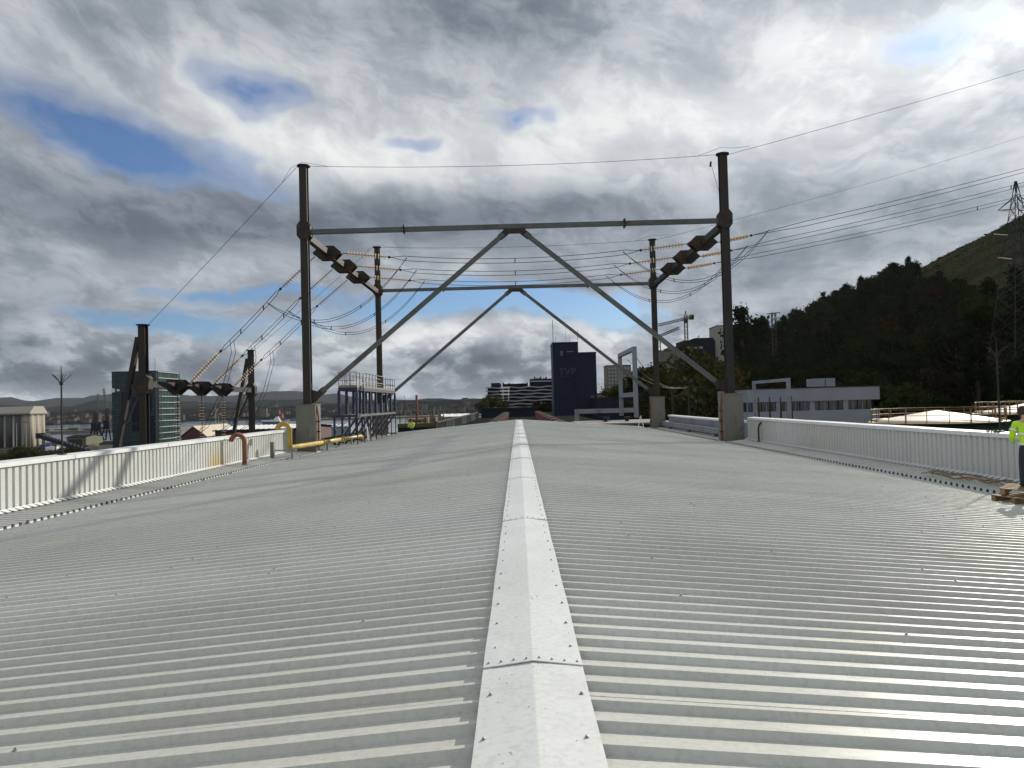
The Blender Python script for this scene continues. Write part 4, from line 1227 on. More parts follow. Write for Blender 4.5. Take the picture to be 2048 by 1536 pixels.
# navy process tower
Yt = 190.0
a, b, c = P(1105, 688, Yt), P(1155, 686, Yt), P(1192, 706, Yt)
tw_ = empty('navy_tower', ((a.x + c.x) / 2, Yt + 5, 0), 'dark navy clad process tower with stepped top and faint letters', 'building')
ztA, ztB = (a.z + b.z) / 2, c.z
gz = 14.0
MB().box(a.x, b.x, Yt, Yt + 11, gz, ztA).build('tall_wall', M_NAVY, tw_)
MB().box(b.x + 0.003, c.x, Yt + 0.15, Yt + 11, gz, ztB).build('short_wall', M_NAVY, tw_)
MB().box(a.x - 0.1, b.x + 0.05, Yt - 0.1, Yt + 11.1, ztA, ztA + 0.35).build('tall_parapet', M_NAVY2, tw_)
MB().box(b.x + 0.06, c.x + 0.1, Yt + 0.05, Yt + 11.1, ztB, ztB + 0.3).build('short_parapet', M_NAVY2, tw_)
n_ = 13
for k in range(n_):
    x = a.x + (c.x - a.x) * (k + 0.5) / n_
    zt_ = ztA if x < b.x else ztB
    yy = Yt if x < b.x else Yt + 0.15
    MB().box(x - 0.05, x + 0.05, yy - 0.10, yy - 0.003, gz, zt_ - 0.1).build('cladding_seam', M_NAVY2, tw_)
for zz in (17.5, 20.5, 23.5, 26.5, 29.5):
    MB().box(a.x, b.x, Yt - 0.07, Yt - 0.004, zz, zz + 0.12).build('floor_band', M_NAVY2, tw_)
MB().box(a.x + 1.8, a.x + 2.5, Yt - 0.12, Yt - 0.01, ztA - 3.0, ztA - 1.8).build('louvre', M_GLASSD, tw_)
MB().box(a.x + 3.4, a.x + 5.2, Yt - 0.12, Yt - 0.01, ztA - 2.2, ztA - 1.9).build('louvre', M_GLASSD, tw_)
MB().box(b.x + 2.9, b.x + 3.7, Yt + 0.02, Yt + 0.14, gz + 5, gz + 7.0).build('door', M_GLASSD, tw_)
fc = bpy.data.curves.new('lettering', 'FONT'); fc.body = 'TVP'; fc.size = 2.5; fc.extrude = 0.03; fc.offset = 0.0
fc.materials.append(M_PALE)
ftmp = bpy.data.objects.new('lettering', fc); COL.objects.link(ftmp)
dgf = bpy.context.evaluated_depsgraph_get(); dgf.update()
fme = bpy.data.meshes.new_from_object(ftmp.evaluated_get(dgf)); bpy.data.objects.remove(ftmp)
fo = link('lettering', fme, tw_)
pl_ = P(1117, 750, Yt)
fo.location = Vector((pl_.x, Yt - 0.14, pl_.z)) - wloc(tw_); fo.rotation_euler = (R(90), 0, 0)
MB().box(pl_.x + 0.4, pl_.x + 3.1, Yt - 0.12, Yt - 0.02, pl_.z - 0.42, pl_.z - 0.34).build('sign_rail', M_PALE, tw_)
for px, top, r_ in ((1104, 640, 0.07), (1110, 672, 0.03), (1130, 655, 0.02), (1138, 668, 0.03), (1154, 660, 0.05)):
    p = P(px + 1, top, Yt + 2)
    MB().tube([(p.x, Yt + 2, ztA - 0.2 if px < 1153 else ztB), (p.x, Yt + 2, p.z)], r_, 6).build('antenna', M_STEELD, tw_)

# low navy annex buildings
e, xl, xr, zt_, zb = block('navy_annex', 1194, 1312, 796, 176, 14, M_NAVY, 'low navy annex joined to the right of the navy tower', zbase=0)
for k in range(5):
    x = xl + (xr - xl) * (0.12 + 0.17 * k)
    MB().box(x - 0.06, x + 0.06, 175.9, 175.997, 10, zt_ - 0.1).build('cladding_seam', M_NAVY2, e)
MB().box(xl + 6.2, xl + 8.3, 175.85, 175.99, zt_ - 4.0, zt_ - 1.2).build('window', M_GLASSD, e)
e, xl, xr, zt_, zb = block('navy_shed', 962, 1078, 818, 172, 8, M_DARKB, 'long low navy shed across the end of the red ventilators', zbase=0)

# terrace block with white wavy balconies
Yb_ = 330.0
e = empty('terrace_block', (0, Yb_ + 8, 14), 'long apartment block with wavy white balcony bands behind small trees', 'building')
a, b = P(975, 776, Yb_), P(1108, 770, Yb_)
off_z = 14.5
c1 = P(1060, 758, Yb_)
MB().box(a.x, b.x, Yb_, Yb_ + 16, off_z, a.z).build('wall', M_DARKB, e)
MB().box(c1.x, b.x, Yb_ + 0.5, Yb_ + 16, a.z, c1.z).build('upper_wall', M_DARKB, e)
MB().box(P(982, 770, Yb_).x, P(1000, 770, Yb_).x, Yb_ + 1, Yb_ + 14, a.z, P(985, 766, Yb_).z).build('roof_house', M_DARKB, e)
MB().box(P(1006, 770, Yb_).x, P(1056, 770, Yb_).x, Yb_ + 3, Yb_ + 14, a.z, P(1030, 767, Yb_).z).build('roof_house', M_DARKB, e)
for k in range(8):
    z = a.z - k * 1.42
    mb = MB()
    n_ = 44
    for i in range(n_):
        t0, t1 = i / n_, (i + 1) / n_
        x0, x1 = a.x - 0.9 + (b.x - a.x + 0.9) * t0, a.x - 0.9 + (b.x - a.x + 0.9) * t1
        f0 = 0.9 + 0.55 * math.sin(t0 * 22 + k * 1.9); f1 = 0.9 + 0.55 * math.sin(t1 * 22 + k * 1.9)
        za, zb2 = 0.16 * math.sin(t0 * 22 + k * 1.9), 0.16 * math.sin(t1 * 22 + k * 1.9)
        mb.add([(x0, Yb_ - f0, z - 0.30 + za), (x1, Yb_ - f1, z - 0.30 + zb2), (x1, Yb_ - 0.002, z - 0.30 + zb2), (x0, Yb_ - 0.002, z - 0.30 + za),
                (x0, Yb_ - f0, z + 0.16 + za), (x1, Yb_ - f1, z + 0.16 + zb2), (x1, Yb_ - 0.002, z + 0.16 + zb2), (x0, Yb_ - 0.002, z + 0.16 + za)], MB.BOXF)
    mb.build('balcony', M_BANDW, e)
MB().box(c1.x, b.x, Yb_ - 0.6, Yb_ + 0.4, c1.z - 1.3, c1.z - 0.8).build('balcony', M_BANDW, e)
# sunlit stair bay: catches the sun on its side
for k in range(3):
    z = a.z - k * 1.42
    xx = P(1001, 780, Yb_).x
    MB().prism([(xx, Yb_ - 1.0), (xx + 0.4, Yb_ - 2.2), (xx + 3.9, Yb_ - 2.0), (xx + 4.2, Yb_ - 0.8)], 'z', z - 0.4, z + 0.25).build('stair_landing', M_WHITE, e)
for xx in (P(1006, 780, Yb_).x, P(1017, 780, Yb_).x):
    MB().box(xx - 0.12, xx + 0.12, Yb_ - 1.9, Yb_ - 1.7, off_z + 6, a.z - 0.4).build('stair_column', M_WHITE, e)
rgp = random.Random(4)
for k in range(16):
    x = rgp.uniform(a.x + 1, b.x - 1); h_ = rgp.uniform(0.3, 1.1)
    zz = (c1.z if x > c1.x else a.z)
    MB().box(x - 0.3, x + 0.3, Yb_ + 3, Yb_ + 4, zz - 0.02, zz + h_ + (0 if x > c1.x else 1.2)).build('roof_unit', M_DARKB, e)

# hillside apartments
block('apartment_block', 1213, 1262, 731, 420, 14, M_BEIGE, 'grey apartment block with window rows seen through the steel portal', (7, 8, 22, 0.5, 0.55, M_BANDW))
block('apartment_block', 1275, 1318, 737, 400, 14, M_BEIGE, 'squat brownish apartment block between portal and far right post', (5, 3, 26, 0.4, 0.4, None))
block('apartment_block', 1318, 1346, 702, 360, 14, M_BEIGE, 'pale apartment block half hidden behind far right post', (4, 5, 26, 0.45, 0.4, None))
block('apartment_block', 1338, 1356, 696, 366, 14, M_BEIGE, 'narrow apartment block rising behind the pale hillside one', (2, 4, 30, 0.45, 0.4, None))
block('office_block', 1345, 1372, 694, 385, 14, M_DARKB, 'small dark block left of the long dark hillside building', (3, 3, 36, 0.5, 0.3, M_BANDW))
e, xl, xr, zt_, zb = block('office_block', 1368, 1448, 681, 390, 20, M_DARKB, 'long dark blue building below the tower crane', None)
windows(e, xl + 1, xl + 10, 390, zt_ - 8, zt_ - 2, 3, 2, 0.6, 0.35, '-y', M_BANDW)
MB().box(xl + 6, xr - 3, 393, 405, zt_ + 0.3, zt_ + 1.6).build('roof_house', M_DROOF, e)
e, xl, xr, zt_, zb = block('apartment_block', 1434, 1486, 651, 385, 16, M_CREAM, 'pale cream apartment block alone on the hill crest', (5, 5, 40, 0.28, 0.4, None))
block('house', 1290, 1320, 766, 300, 10, M_CREAM, 'small white house low between the dark trees', (3, 1, 18, 0.4, 0.5, None))
block('house', 1192, 1222, 788, 250, 10, M_BEIGE, 'low flat house right of the navy tower', (4, 1, 15.5, 0.5, 0.4, None))
block('shed', 1040, 1072, 820, 210, 8, M_BEIGE, 'small pale shed beyond the red ventilators', None, M_TAN)

# tower crane, second crane jib
def lattice_bar(mb, p, q, wd_, r_, n):
    p, q = Vector(p), Vector(q); d = (q - p).normalized()
    u = Vector((0, 0, 1)) if abs(d.z) < 0.8 else Vector((0, 1, 0))
    s1 = d.cross(u).normalized(); s2 = s1.cross(d).normalized()
    cs = [s1 * wd_ / 2 + s2 * wd_ / 2, -s1 * wd_ / 2 + s2 * wd_ / 2, -s1 * wd_ / 2 - s2 * wd_ / 2, s1 * wd_ / 2 - s2 * wd_ / 2]
    for c in cs: mb.bar(p + c, q + c, r_)
    for i in range(n):
        a_, b_ = p.lerp(q, i / n), p.lerp(q, (i + 1) / n)
        for j in range(4):
            mb.bar(a_ + cs[j], b_ + cs[(j + 1) % 4], r_ * 0.6)
Yc = 400.0
ct, cb = P(1371, 622, Yc), P(1375, 700, Yc)
cj, ck, cm = P(1318, 650, Yc - 30), P(1383, 633, Yc + 8), P(1372, 637, Yc)
tcn_ = empty('tower_crane', (ct.x, Yc, cb.z - 15), 'tower crane with counterweight above the dark hillside building', 'crane')
m_ = MB(); lattice_bar(m_, (ct.x, Yc, cb.z - 15), (ct.x, Yc, ct.z - 2), 1.5, 0.30, 18); m_.build('mast', mat('crane_steel', (0.20, 0.16, 0.15), 0.6), tcn_)
m_ = MB(); lattice_bar(m_, (cm.x, Yc, cm.z), cj, 1.1, 0.26, 18); m_.build('jib', M_LATT, tcn_)
m_ = MB(); lattice_bar(m_, (cm.x, Yc, cm.z), ck, 1.1, 0.3, 4); m_.build('counter_jib', M_LATT, tcn_)
MB().box(ck.x - 1.1, ck.x + 1.1, ck.y - 1, ck.y + 1, ck.z - 1.6, ck.z + 0.9).build('counterweight', M_STEELD, tcn_)
MB().bar((ct.x, Yc, ct.z - 2), (ct.x, Yc, ct.z), 0.5).build('cat_head', M_LATT, tcn_)
MB().box(ct.x - 0.9, ct.x + 0.9, Yc - 1, Yc + 1, cm.z - 2.2, cm.z - 0.2).build('cab', M_STEELD, tcn_)
q0, q1, q2 = P(1310, 676, 410), P(1318, 672, 410), P(1358, 656, 395)
tc2 = empty('tower_crane', (q1.x, 410, 25), 'crane jib slanting up behind the far right post', 'crane')
m_ = MB(); lattice_bar(m_, q0, q2, 1.0, 0.2, 14); m_.build('jib', M_LATT, tc2)
m_ = MB(); lattice_bar(m_, (q1.x, 410, 20), (q1.x, 410, q1.z), 1.3, 0.2, 14); m_.build('mast', M_LATT, tc2)
MB().box(q0.x - 0.9, q0.x + 0.9, 409, 411, q0.z - 1.0, q0.z + 0.6).build('counterweight', M_RUST, tc2)

# grey office building behind the right parapet
Yo = 95.0
a, b = P(1494, 780, Yo), P(1758, 772, Yo)
of = empty('office_building', ((a.x + b.x) / 2, Yo + 7, 0), 'low grey office building with long window band behind right parapet', 'building')
zt_ = b.z
zw1, zw0 = P(1620, 802, Yo).z, P(1620, 821, Yo).z
MB().box(a.x, b.x, Yo, Yo + 14, 0, zw0).build('lower_wall', M_OFFICE, of)
MB().box(a.x, b.x - 0.6, Yo + 0.28, Yo + 14, zw0, zw1).build('window_wall', M_DARKB, of)
MB().box(a.x, b.x, Yo - 0.12, Yo + 14, zw1, zt_).build('upper_wall', M_OFFICE, of)
MB().box(a.x - 0.1, b.x + 0.1, Yo - 0.22, Yo + 14.1, zt_, zt_ + 0.12).build('roof_edge', M_DROOF, of)
n_ = 26
dw = (b.x - 0.9 - a.x) / n_
for i in range(n_):
    x = a.x + dw * i
    if i % 7 == 6:
        MB().box(x, x + dw, Yo + 0.02, Yo + 0.27, zw0, zw1).build('pier', M_OFFICE, of)
        continue
    wn = MB().box(x + 0.05, x + dw - 0.05, Yo + 0.16, Yo + 0.24, zw0 + 0.03, zw1 - 0.03).build('window', M_GLASSD, of)
    MB().box(x - 0.03, x + 0.03, Yo + 0.06, Yo + 0.26, zw0 + 0.002, zw1 - 0.002).build('mullion', M_STEELD if i % 2 else M_OFFICE, wn)
p = P(1630, 757, Yo + 4); p2 = P(1670, 757, Yo + 4)
MB().box(p.x, p2.x, Yo + 4, Yo + 7, zt_, p.z).build('roof_house', M_OFFICE, of)
MB().box((p.x + p2.x) / 2 - 0.03, (p.x + p2.x) / 2 + 0.03, Yo + 3.93, Yo + 3.995, zt_ + 0.2, p.z - 0.1).build('roof_house_joint', M_DROOF, of)

# steel portals
def portal(xl_, Yl, Yr, zt_, z0, b_, lab, cross=None, base=None):
    e = empty('steel_portal', (xl_, (Yl + Yr) / 2, z0), lab, 'steel frame', 'grey steel portals')
    for y in (Yl, Yr):
        MB().box(xl_ - b_ / 2, xl_ + b_ / 2, y - b_ / 2, y + b_ / 2, z0, zt_).build('post', M_GALV, e)
    MB().box(xl_ - b_ / 2 + 0.02, xl_ + b_ / 2 - 0.02, Yr + b_ / 2, Yl - b_ / 2, zt_ - b_, zt_ - 0.01).build('top_beam', M_GALV, e)
    if cross is not None:
        MB().box(xl_ - b_ / 2 + 0.02, xl_ + b_ / 2 - 0.02, Yr + b_ / 2, Yl - b_ / 2, cross - 0.3, cross + 0.25).build('cross_beam', M_GALV, e)
    if base:
        MB().box(base, xl_ - b_ / 2, Yr - 0.25, Yr + 0.25, z0 + 0.6, z0 + 1.1).build('foot_beam', M_GALV, e)
        MB().box(base, base + 0.5, Yr - 0.22, Yr + 0.22, z0 - 4, z0 + 0.6).build('foot_post', M_GALV, e)
    return e
e = portal(13.4, 100.5, 88.0, 25.7, 17.6, 0.48, 'tall grey steel portal standing right of the navy tower', 20.25, 6.4)
pr = P(1272, 700, 88)
for k in range(3):
    o = MB().tube(sagged((13.5, 90 + 4 * k, 25.2 - 0.7 * k), (27.0 + 1.2 * k, 133.6, 21.6), 1.2, 14), 0.035, 5).build('cable', M_WIRE, e)
sy = empty('switchyard_post', (28.2, 134, 0), 'dark switchyard cross beam holding the portal cables before the trees', 'steel frame')
MB().box(26.6, 29.8, 133.7, 134.1, 21.4, 21.8).build('cross_beam', M_STEELD, sy)
for x in (26.8, 29.6):
    MB().box(x - 0.15, x + 0.15, 133.75, 134.05, 0, 21.4).build('post', M_STEELD, sy)
portal(21.7, 71.0, 62.0, 21.05, 0.0, 0.27, 'small grey steel portal in front of the office windows')
for k in range(4):
    x = P(1497 + 22 * k + 20, 800, 80).x
    bk = empty('breaker_pole', (x, 80, 0), f"{('leftmost', 'second', 'third', 'rightmost')[k]} of four dark switch poles before the office windows", 'switchgear', 'switch poles before the office')
    zt2 = P(1560, 793, 80).z
    MB().tube([(x, 80, 0), (x, 80, 17.2), (x, 80, zt2)], [0.12, 0.1, 0.06], 6).build('pole', M_STEELD, bk)
    MB().box(x - 0.55, x + 0.55, 79.8, 80.2, 16.9, 17.2).build('bracket', M_RUST, bk)

# green tanks with cone roofs and ochre rails
def tank(px, Y, rad, zr, ap, lab, n=40):
    cx = P(px, 820, Y).x
    e = empty('storage_tank', (cx, Y, 0), lab, 'tank', 'green storage tanks')
    MB().lathe([(rad, 0.0), (rad, zr - 0.02)], (cx, Y, 0), (0, 0, 1), n).build('shell', M_GREENT, e, True)
    MB().lathe([(rad + 0.05, zr), (rad + 0.02, zr + 0.08), (0.25, ap), (0.0, ap + 0.02)], (cx, Y, 0), (0, 0, 1), n, False).build('cone_roof', M_CREAMROOF, e)
    for zz in (0.16, 0.62, 1.12):
        pts = [(cx + (rad + 0.25) * math.cos(2 * math.pi * k / n), Y + (rad + 0.25) * math.sin(2 * math.pi * k / n), zr + zz) for k in range(n + 1)]
        MB().tube(pts, 0.022 if zz > 0.2 else 0.04, 5, False).build('guard_rail', M_OCHRE, e)
    for k in range(0, n, 2):
        x, y = cx + (rad + 0.25) * math.cos(2 * math.pi * k / n), Y + (rad + 0.25) * math.sin(2 * math.pi * k / n)
        MB().bar((x, y, zr - 0.1), (x, y, zr + 1.15), 0.045 if k % 6 else 0.09).build('rail_post', M_OCHRE, e)
    MB().lathe([(rad, zr - 0.1), (rad + 0.55, zr - 0.1), (rad + 0.55, zr - 0.02), (rad, zr - 0.02)], (cx, Y, 0), (0, 0, 1), n, False).build('walkway', M_OCHRE, e)
    return e
M_CREAMROOF = mat('cream_tank_roof', (0.42, 0.38, 0.32), 0.6, 0.0, 0.06, 0.5)
tank(1872, 70, 5.1, 17.0, 17.95, 'nearer green tank with cream cone roof and ochre railing')
tank(2062, 78, 4.6, 17.3, 18.3, 'farther green tank at right edge behind the worker')
wkb = empty('pipe_bridge', (45, 74, 17), 'ochre railed walkway bridge joining the two tanks', 'walkway')
MB().bar(P(1960, 838, 76), P(2048, 836, 76), 0.9, 0.12).build('deck', M_STEELD, wkb)
for py in (806, 820):
    MB().bar(P(1975, py, 75.5), P(2060, py - 2, 75.5), 0.07).build('hand_rail', M_OCHRE, wkb)
for px in (1985, 2010, 2035):
    MB().bar(P(px, 838, 75.5), P(px, 804, 75.5), 0.08).build('rail_post', M_OCHRE, wkb)

# lattice pylons
def pylon(x, y, zb, H, hw, lab, group):
    e = empty('lattice_pylon', (x, y, zb), lab, 'pylon', group)
    def hwid(t): return hw * (1 - t) ** 1.25 + 1.0 * t if t < 0.62 else max(0.12, (hw * (0.38) ** 1.25 + 0.62) * (1 - (t - 0.62) / 0.40))
    ts = [0, .12, .23, .33, .42, .50, .57, .63, .69, .75, .81, .87, .93, 1.0]
    cor = ((1, 1), (-1, 1), (-1, -1), (1, -1))
    for c in cor:
        mb = MB()
        for t0, t1 in zip(ts, ts[1:]):
            mb.bar((x + c[0] * hwid(t0), y + c[1] * hwid(t0), zb + H * t0 - (2.5 if t0 == 0 else 0)), (x + c[0] * hwid(t1), y + c[1] * hwid(t1), zb + H * t1), 0.15 - 0.07 * t0)
        mb.build('leg', M_PYLON, e)
    mb = MB()
    for t0, t1 in zip(ts, ts[1:]):
        for i in range(4):
            c, d = cor[i], cor[(i + 1) % 4]
            A = lambda cc, t: (x + cc[0] * hwid(t), y + cc[1] * hwid(t), zb + H * t)
            mb.bar(A(c, t0), A(d, t1), 0.06); mb.bar(A(d, t0), A(c, t1), 0.06); mb.bar(A(c, t1), A(d, t1), 0.05)
    tag(mb.build('bracing', M_PYLON, e), kind='stuff')
    for t, L in ((0.86, 3.4), (0.74, 4.4), (0.62, 3.8)):
        for s in (-1, 1):
            m2 = MB()
            tip = (x + s * L, y, zb + H * t - 0.2)
            for k in (-1, 1):
                m2.bar((x + s * hwid(t), y + k * hwid(t), zb + H * t - 0.2), tip, 0.12); m2.bar((x + s * hwid(t + .05), y + k * hwid(t + .05), zb + H * (t + 0.055)), tip, 0.10)
            m2.build('cross_arm', M_PYLON, e)
            m3 = MB()
            m3.tube([tip, (tip[0] + 1.1, tip[1] - 2.2, tip[2] - 0.7)], 0.11, 6)
            m3.build('insulator', M_INSUL, e)
    return e
px_, py_ = 91.6, 140.0
pylon(px_, py_, hill_h(px_, py_), 57.6 - hill_h(px_, py_), 4.4, 'tall lattice pylon on the hillside at the right edge', 'lattice pylons')
pylon(150.0, 125.0, hill_h(150, 125), 96 - hill_h(150, 125), 4.6, 'lattice pylon higher on the hill outside the view', 'lattice pylons')
mp = P(1547, 625, 300)
mz = hill_h(mp.x, 300)
ms_ = empty('lattice_mast', (mp.x, 300, mz), 'small dark lattice mast on the wooded skyline', 'mast')
m_ = MB(); lattice_bar(m_, (mp.x, 300, mz - 1), (mp.x, 300, mp.z), 1.4, 0.22, 14); m_.build('mast', M_STEELD, ms_)
for zz, L in ((0.5, 2.6), (6.5, 1.6), (12, 2.0)):
    MB().bar((mp.x - L, 300, mp.z - zz), (mp.x + L, 300, mp.z - zz + 0.4), 0.3).build('cross_arm', M_STEELD, ms_)

# ------------------------------------------------------------------ beyond the far gable
nh = empty('lower_hall', (0, 120, 0), 'dark lower hall roof beyond the far gable', 'building')
MB().box(-9.5, 12.5, 74.5, 168, 0, 16.4).build('wall', M_DARKB, nh)
MB().box(-9.7, 12.7, 74.3, 168.2, 16.4, 16.55).build('roof', M_DROOF, nh)
ORD = ('first', 'second', 'third', 'fourth', 'fifth', 'sixth', 'seventh', 'eighth', 'ninth', 'last')
for k in range(10):
    y = 77.5 + 9.4 * k
    for s, x in ((-1, -2.7), (1, 4.1)):
        v = empty('roof_ventilator', (x, y, 16.5), f"{ORD[k]} red roof ventilator from the gable in the {'left' if s < 0 else 'right'} row", 'ventilator', 'left row of red ventilators' if s < 0 else 'right row of red ventilators')
        MB().box(x - 0.62, x + 0.62, y - 0.8, y + 0.8, 16.55, 17.55).build('body', M_REDV, v)
        MB().prism([(x + 0.72 * math.cos(R(a)), 17.5 + 0.28 * math.sin(R(a))) for a in range(0, 181, 20)], 'y', y - 0.9, y + 0.9).build('hood', mat('hood_%d_%d' % (k, s), (0.12, 0.085, 0.075), 0.85) if k == 0 and s < 0 else (MATS['hood_0_-1']), v)
lw = empty('louvred_screen', (-8.6, 120, 16.5), 'dark louvred screen wall left of the red ventilators', 'screen')
MB().box(-8.75, -8.45, 80, 165, 17.72, 17.86).build('top_rail', M_STEEL, lw)
MB().box(-8.72, -8.68, 80.1, 164.9, 16.56, 17.72).build('backing', M_DARKB, lw)
k = 0
y = 80.0
while y < 165:
    MB().box(-8.66, -8.5, y - 0.16, y + 0.16, 16.56, 17.715).build('slat', M_GALV if (k // 6) % 2 else M_BEAM, lw)
    y += 2.0; k += 1
fr = empty('flat_annex', (14, 80, 0), 'pale flat roofed annex beyond the right gable corner', 'building')
MB().box(6.0, 15.0, 74.0, 86.5, 0, 17.25).build('wall', M_DARKB, fr)
MB().box(5.9, 15.1, 73.9, 86.6, 17.25, 17.42).build('roof', mat('grey_felt_roof', (0.15, 0.14, 0.13), 0.9), fr)
for x in (9.0, 11.2):
    MB().lathe([(0.22, 17.42), (0.22, 17.75), (0.32, 17.76), (0.32, 17.9)], (x, 80, 0), (0, 0, 1), 8).build('roof_vent', M_STEELD, fr)
rk = empty('pipe_rack', (-15, 105, 10), 'olive and rust pipe rack deck with railing beyond the left corner', 'pipe rack')
a, b = P(795, 848, 100), P(893, 848, 100)
MB().box(a.x, b.x, 100, 106, a.z - 0.5, a.z).build('deck', mat('olive_paint', (0.075, 0.078, 0.022), 0.8), rk)
MB().box(a.x, b.x, 100.2, 105.8, 0, a.z - 0.5).build('base', M_DARKB, rk)
for py in (822, 834):
    MB().bar(P(795, py, 100.1), P(888, py - 1, 100.1), 0.12).build('hand_rail', M_YRAIL, rk)
for i in range(9):
    px = 800 + 11 * i
    MB().bar((P(px, 848, 100.1).x, 100.1, a.z), (P(px, 848, 100.1).x, 100.1, P(px, 822, 100.1).z), 0.11).build('rail_post', M_YRAIL if i % 3 else M_STEELD, rk)
for i in range(7):
    p = P(850 + 6 * i, 843, 102)
    MB().lathe([(0.17, 0), (0.17, 0.7 + 0.25 * (i % 3))], (p.x, 102, a.z), (0, 0, 1), 8).build('valve_stub', (M_RUST, M_WHITE, M_OCHRE)[i % 3], rk)
MB().tube([(a.x + 1, 103, a.z + 0.3), (b.x - 1, 103, a.z + 0.3)], 0.25, 8).build('pipe', M_RUST, rk)
ch = MB()
p = P(833, 790, 420)
tag(MB().tube([(p.x, 420, 0), (p.x, 420, p.z * 0.5), (p.x, 420, p.z)], [1.0, 0.8, 0.6], 8).build('chimney', M_REDV), 'thin dark red chimney beyond the pipe rack', 'chimney')

# ------------------------------------------------------------------ port side, left
# teal glass tower under scaffolding
Yg = 260.0
a, b = P(224, 747, Yg), P(312, 743, Yg)
zt_ = b.z
Yg2 = Yg * (312 - 1036) / (360 - 1036)
gt = empty('glass_tower', ((a.x + b.x) / 2, Yg + 9, 0), 'teal glass office tower with sunlit banded side left of low gantry', 'building')
MB().box(a.x, b.x - 0.02, Yg, Yg2, 0, zt_).build('front_glass', M_TEAL, gt)
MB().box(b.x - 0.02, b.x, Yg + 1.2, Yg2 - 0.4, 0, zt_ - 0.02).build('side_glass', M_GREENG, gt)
MB().box(a.x - 0.1, b.x + 0.1, Yg - 0.1, Yg2 + 0.1, zt_, zt_ + 0.35).build('roof_edge', M_MULL, gt)
nf = 16
for k in range(nf + 1):
    z = zt_ * k / nf
    MB().box(a.x, b.x, Yg - 0.10, Yg - 0.004, z - 0.10, z + 0.10).build('floor_band', M_MULL, gt)
    sb_ = MB().box(b.x + 0.004, b.x + 0.35, Yg + 1.0, Yg2 - 1.5, z - 0.14, z + 0.14).build('side_band', M_BANDW, gt)
mu = MB()
for i in range(22):
    x = a.x + (b.x - a.x) * i / 21
    mu.box(x - 0.05, x + 0.05, Yg - 0.14, Yg - 0.104, 0.5, zt_)
for k in range(3 * nf):
    z = zt_ * k / (3 * nf)
    mu.box(a.x, b.x, Yg - 0.06, Yg - 0.006, z - 0.03, z + 0.03)
for i in range(14):
    y = Yg + 1.4 + (Yg2 - Yg - 3) * i / 13
    mu.box(b.x + 0.006, b.x + 0.12, y - 0.05, y + 0.05, 0.5, zt_)
tag(mu.build('mullion_grid', M_MULL, gt), kind='stuff')
for (u0, u1, v0, v1) in ((0.22, 0.40, 0.62, 0.80), (0.45, 0.60, 0.40, 0.75), (0.70, 0.95, 0.05, 0.55), (0.75, 0.9, 0.6, 0.78)):
    MB().box(a.x + (b.x - a.x) * u0, a.x + (b.x - a.x) * u1, Yg - 0.22, Yg - 0.15, zt_ * v0, zt_ * v1).build('dark_panel', M_DARKB, gt)
MB().box(a.x + 0.1, a.x + 1.0, Yg - 0.25, Yg - 0.15, zt_ * 0.80, zt_ * 0.84).build('white_panel', M_WHITE, gt)
MB().box(a.x + 1.7, a.x + 2.6, Yg - 0.25, Yg - 0.15, zt_ * 0.81, zt_ * 0.83).build('white_panel', M_WHITE, gt)
sc_ = MB()
for i in range(5):
    y = Yg + 0.2 + 0.0 * i
    for x in (b.x + 0.15, b.x + 1.2):
        sc_.bar((x, Yg - 0.6 + 0.5 * i, 0), (x, Yg - 0.6 + 0.5 * i, zt_ * 0.86), 0.08)
for k in range(18):
    z = 1 + k * 1.6
    sc_.bar((b.x + 0.15, Yg - 0.6, z), (b.x + 1.2, Yg + 1.4, z), 0.08); sc_.bar((b.x + 1.2, Yg - 0.6, z), (b.x + 0.15, Yg + 1.4, z + 1.6), 0.07)
tag(sc_.build('scaffolding', M_LATT, gt), kind='stuff')
for px, t_ in ((297, 0), (310, 4), (287, 1), (258, 0)):
    p = P(px, 740, Yg + 3)
    MB().tube([(p.x, Yg + 3, zt_ + 0.3), (p.x, Yg + 3, p.z + t_)], 0.06, 5).build('antenna', M_STEELD, gt)

# grain silo
Ys = 480.0
a = P(60, 815, Ys)
si = empty('grain_silo', (a.x - 60, Ys + 8, 0), 'concrete grain silo with sunlit end and long roof gallery', 'silo')
Re = 2.75
zt_ = P(70, 829, Ys).z
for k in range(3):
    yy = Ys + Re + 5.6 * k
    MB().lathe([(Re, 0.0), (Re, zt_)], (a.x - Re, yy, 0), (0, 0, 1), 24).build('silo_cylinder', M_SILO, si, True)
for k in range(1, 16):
    MB().lathe([(Re, 0.0), (Re, zt_)], (a.x - Re - 5.6 * k, Ys + Re, 0), (0, 0, 1), 20).build('silo_cylinder', M_SILO_SHADE, si, True)
MB().box(a.x - 95, a.x - 0.5, Ys + 1.0, Ys + 16.0, 0, zt_ - 0.3).build('infill_wall', M_SILO, si)
zr_ = P(75, 812, Ys).z
MB().box(a.x - 96, a.x + 0.4, Ys - 0.6, Ys + 17.4, zt_, zt_ + 0.7).build('gallery_floor', M_CONC, si)
MB().prism([(Ys - 0.4, zt_ + 0.7), (Ys - 0.4, zt_ + 1.4), (Ys + 3.6, zr_), (Ys + 13.2, zr_), (Ys + 17.2, zt_ + 1.4), (Ys + 17.2, zt_ + 0.7)], 'x', a.x - 96, a.x + 0.3).build('gallery', mat('gallery_render', (0.34, 0.315, 0.27), 0.85), si)

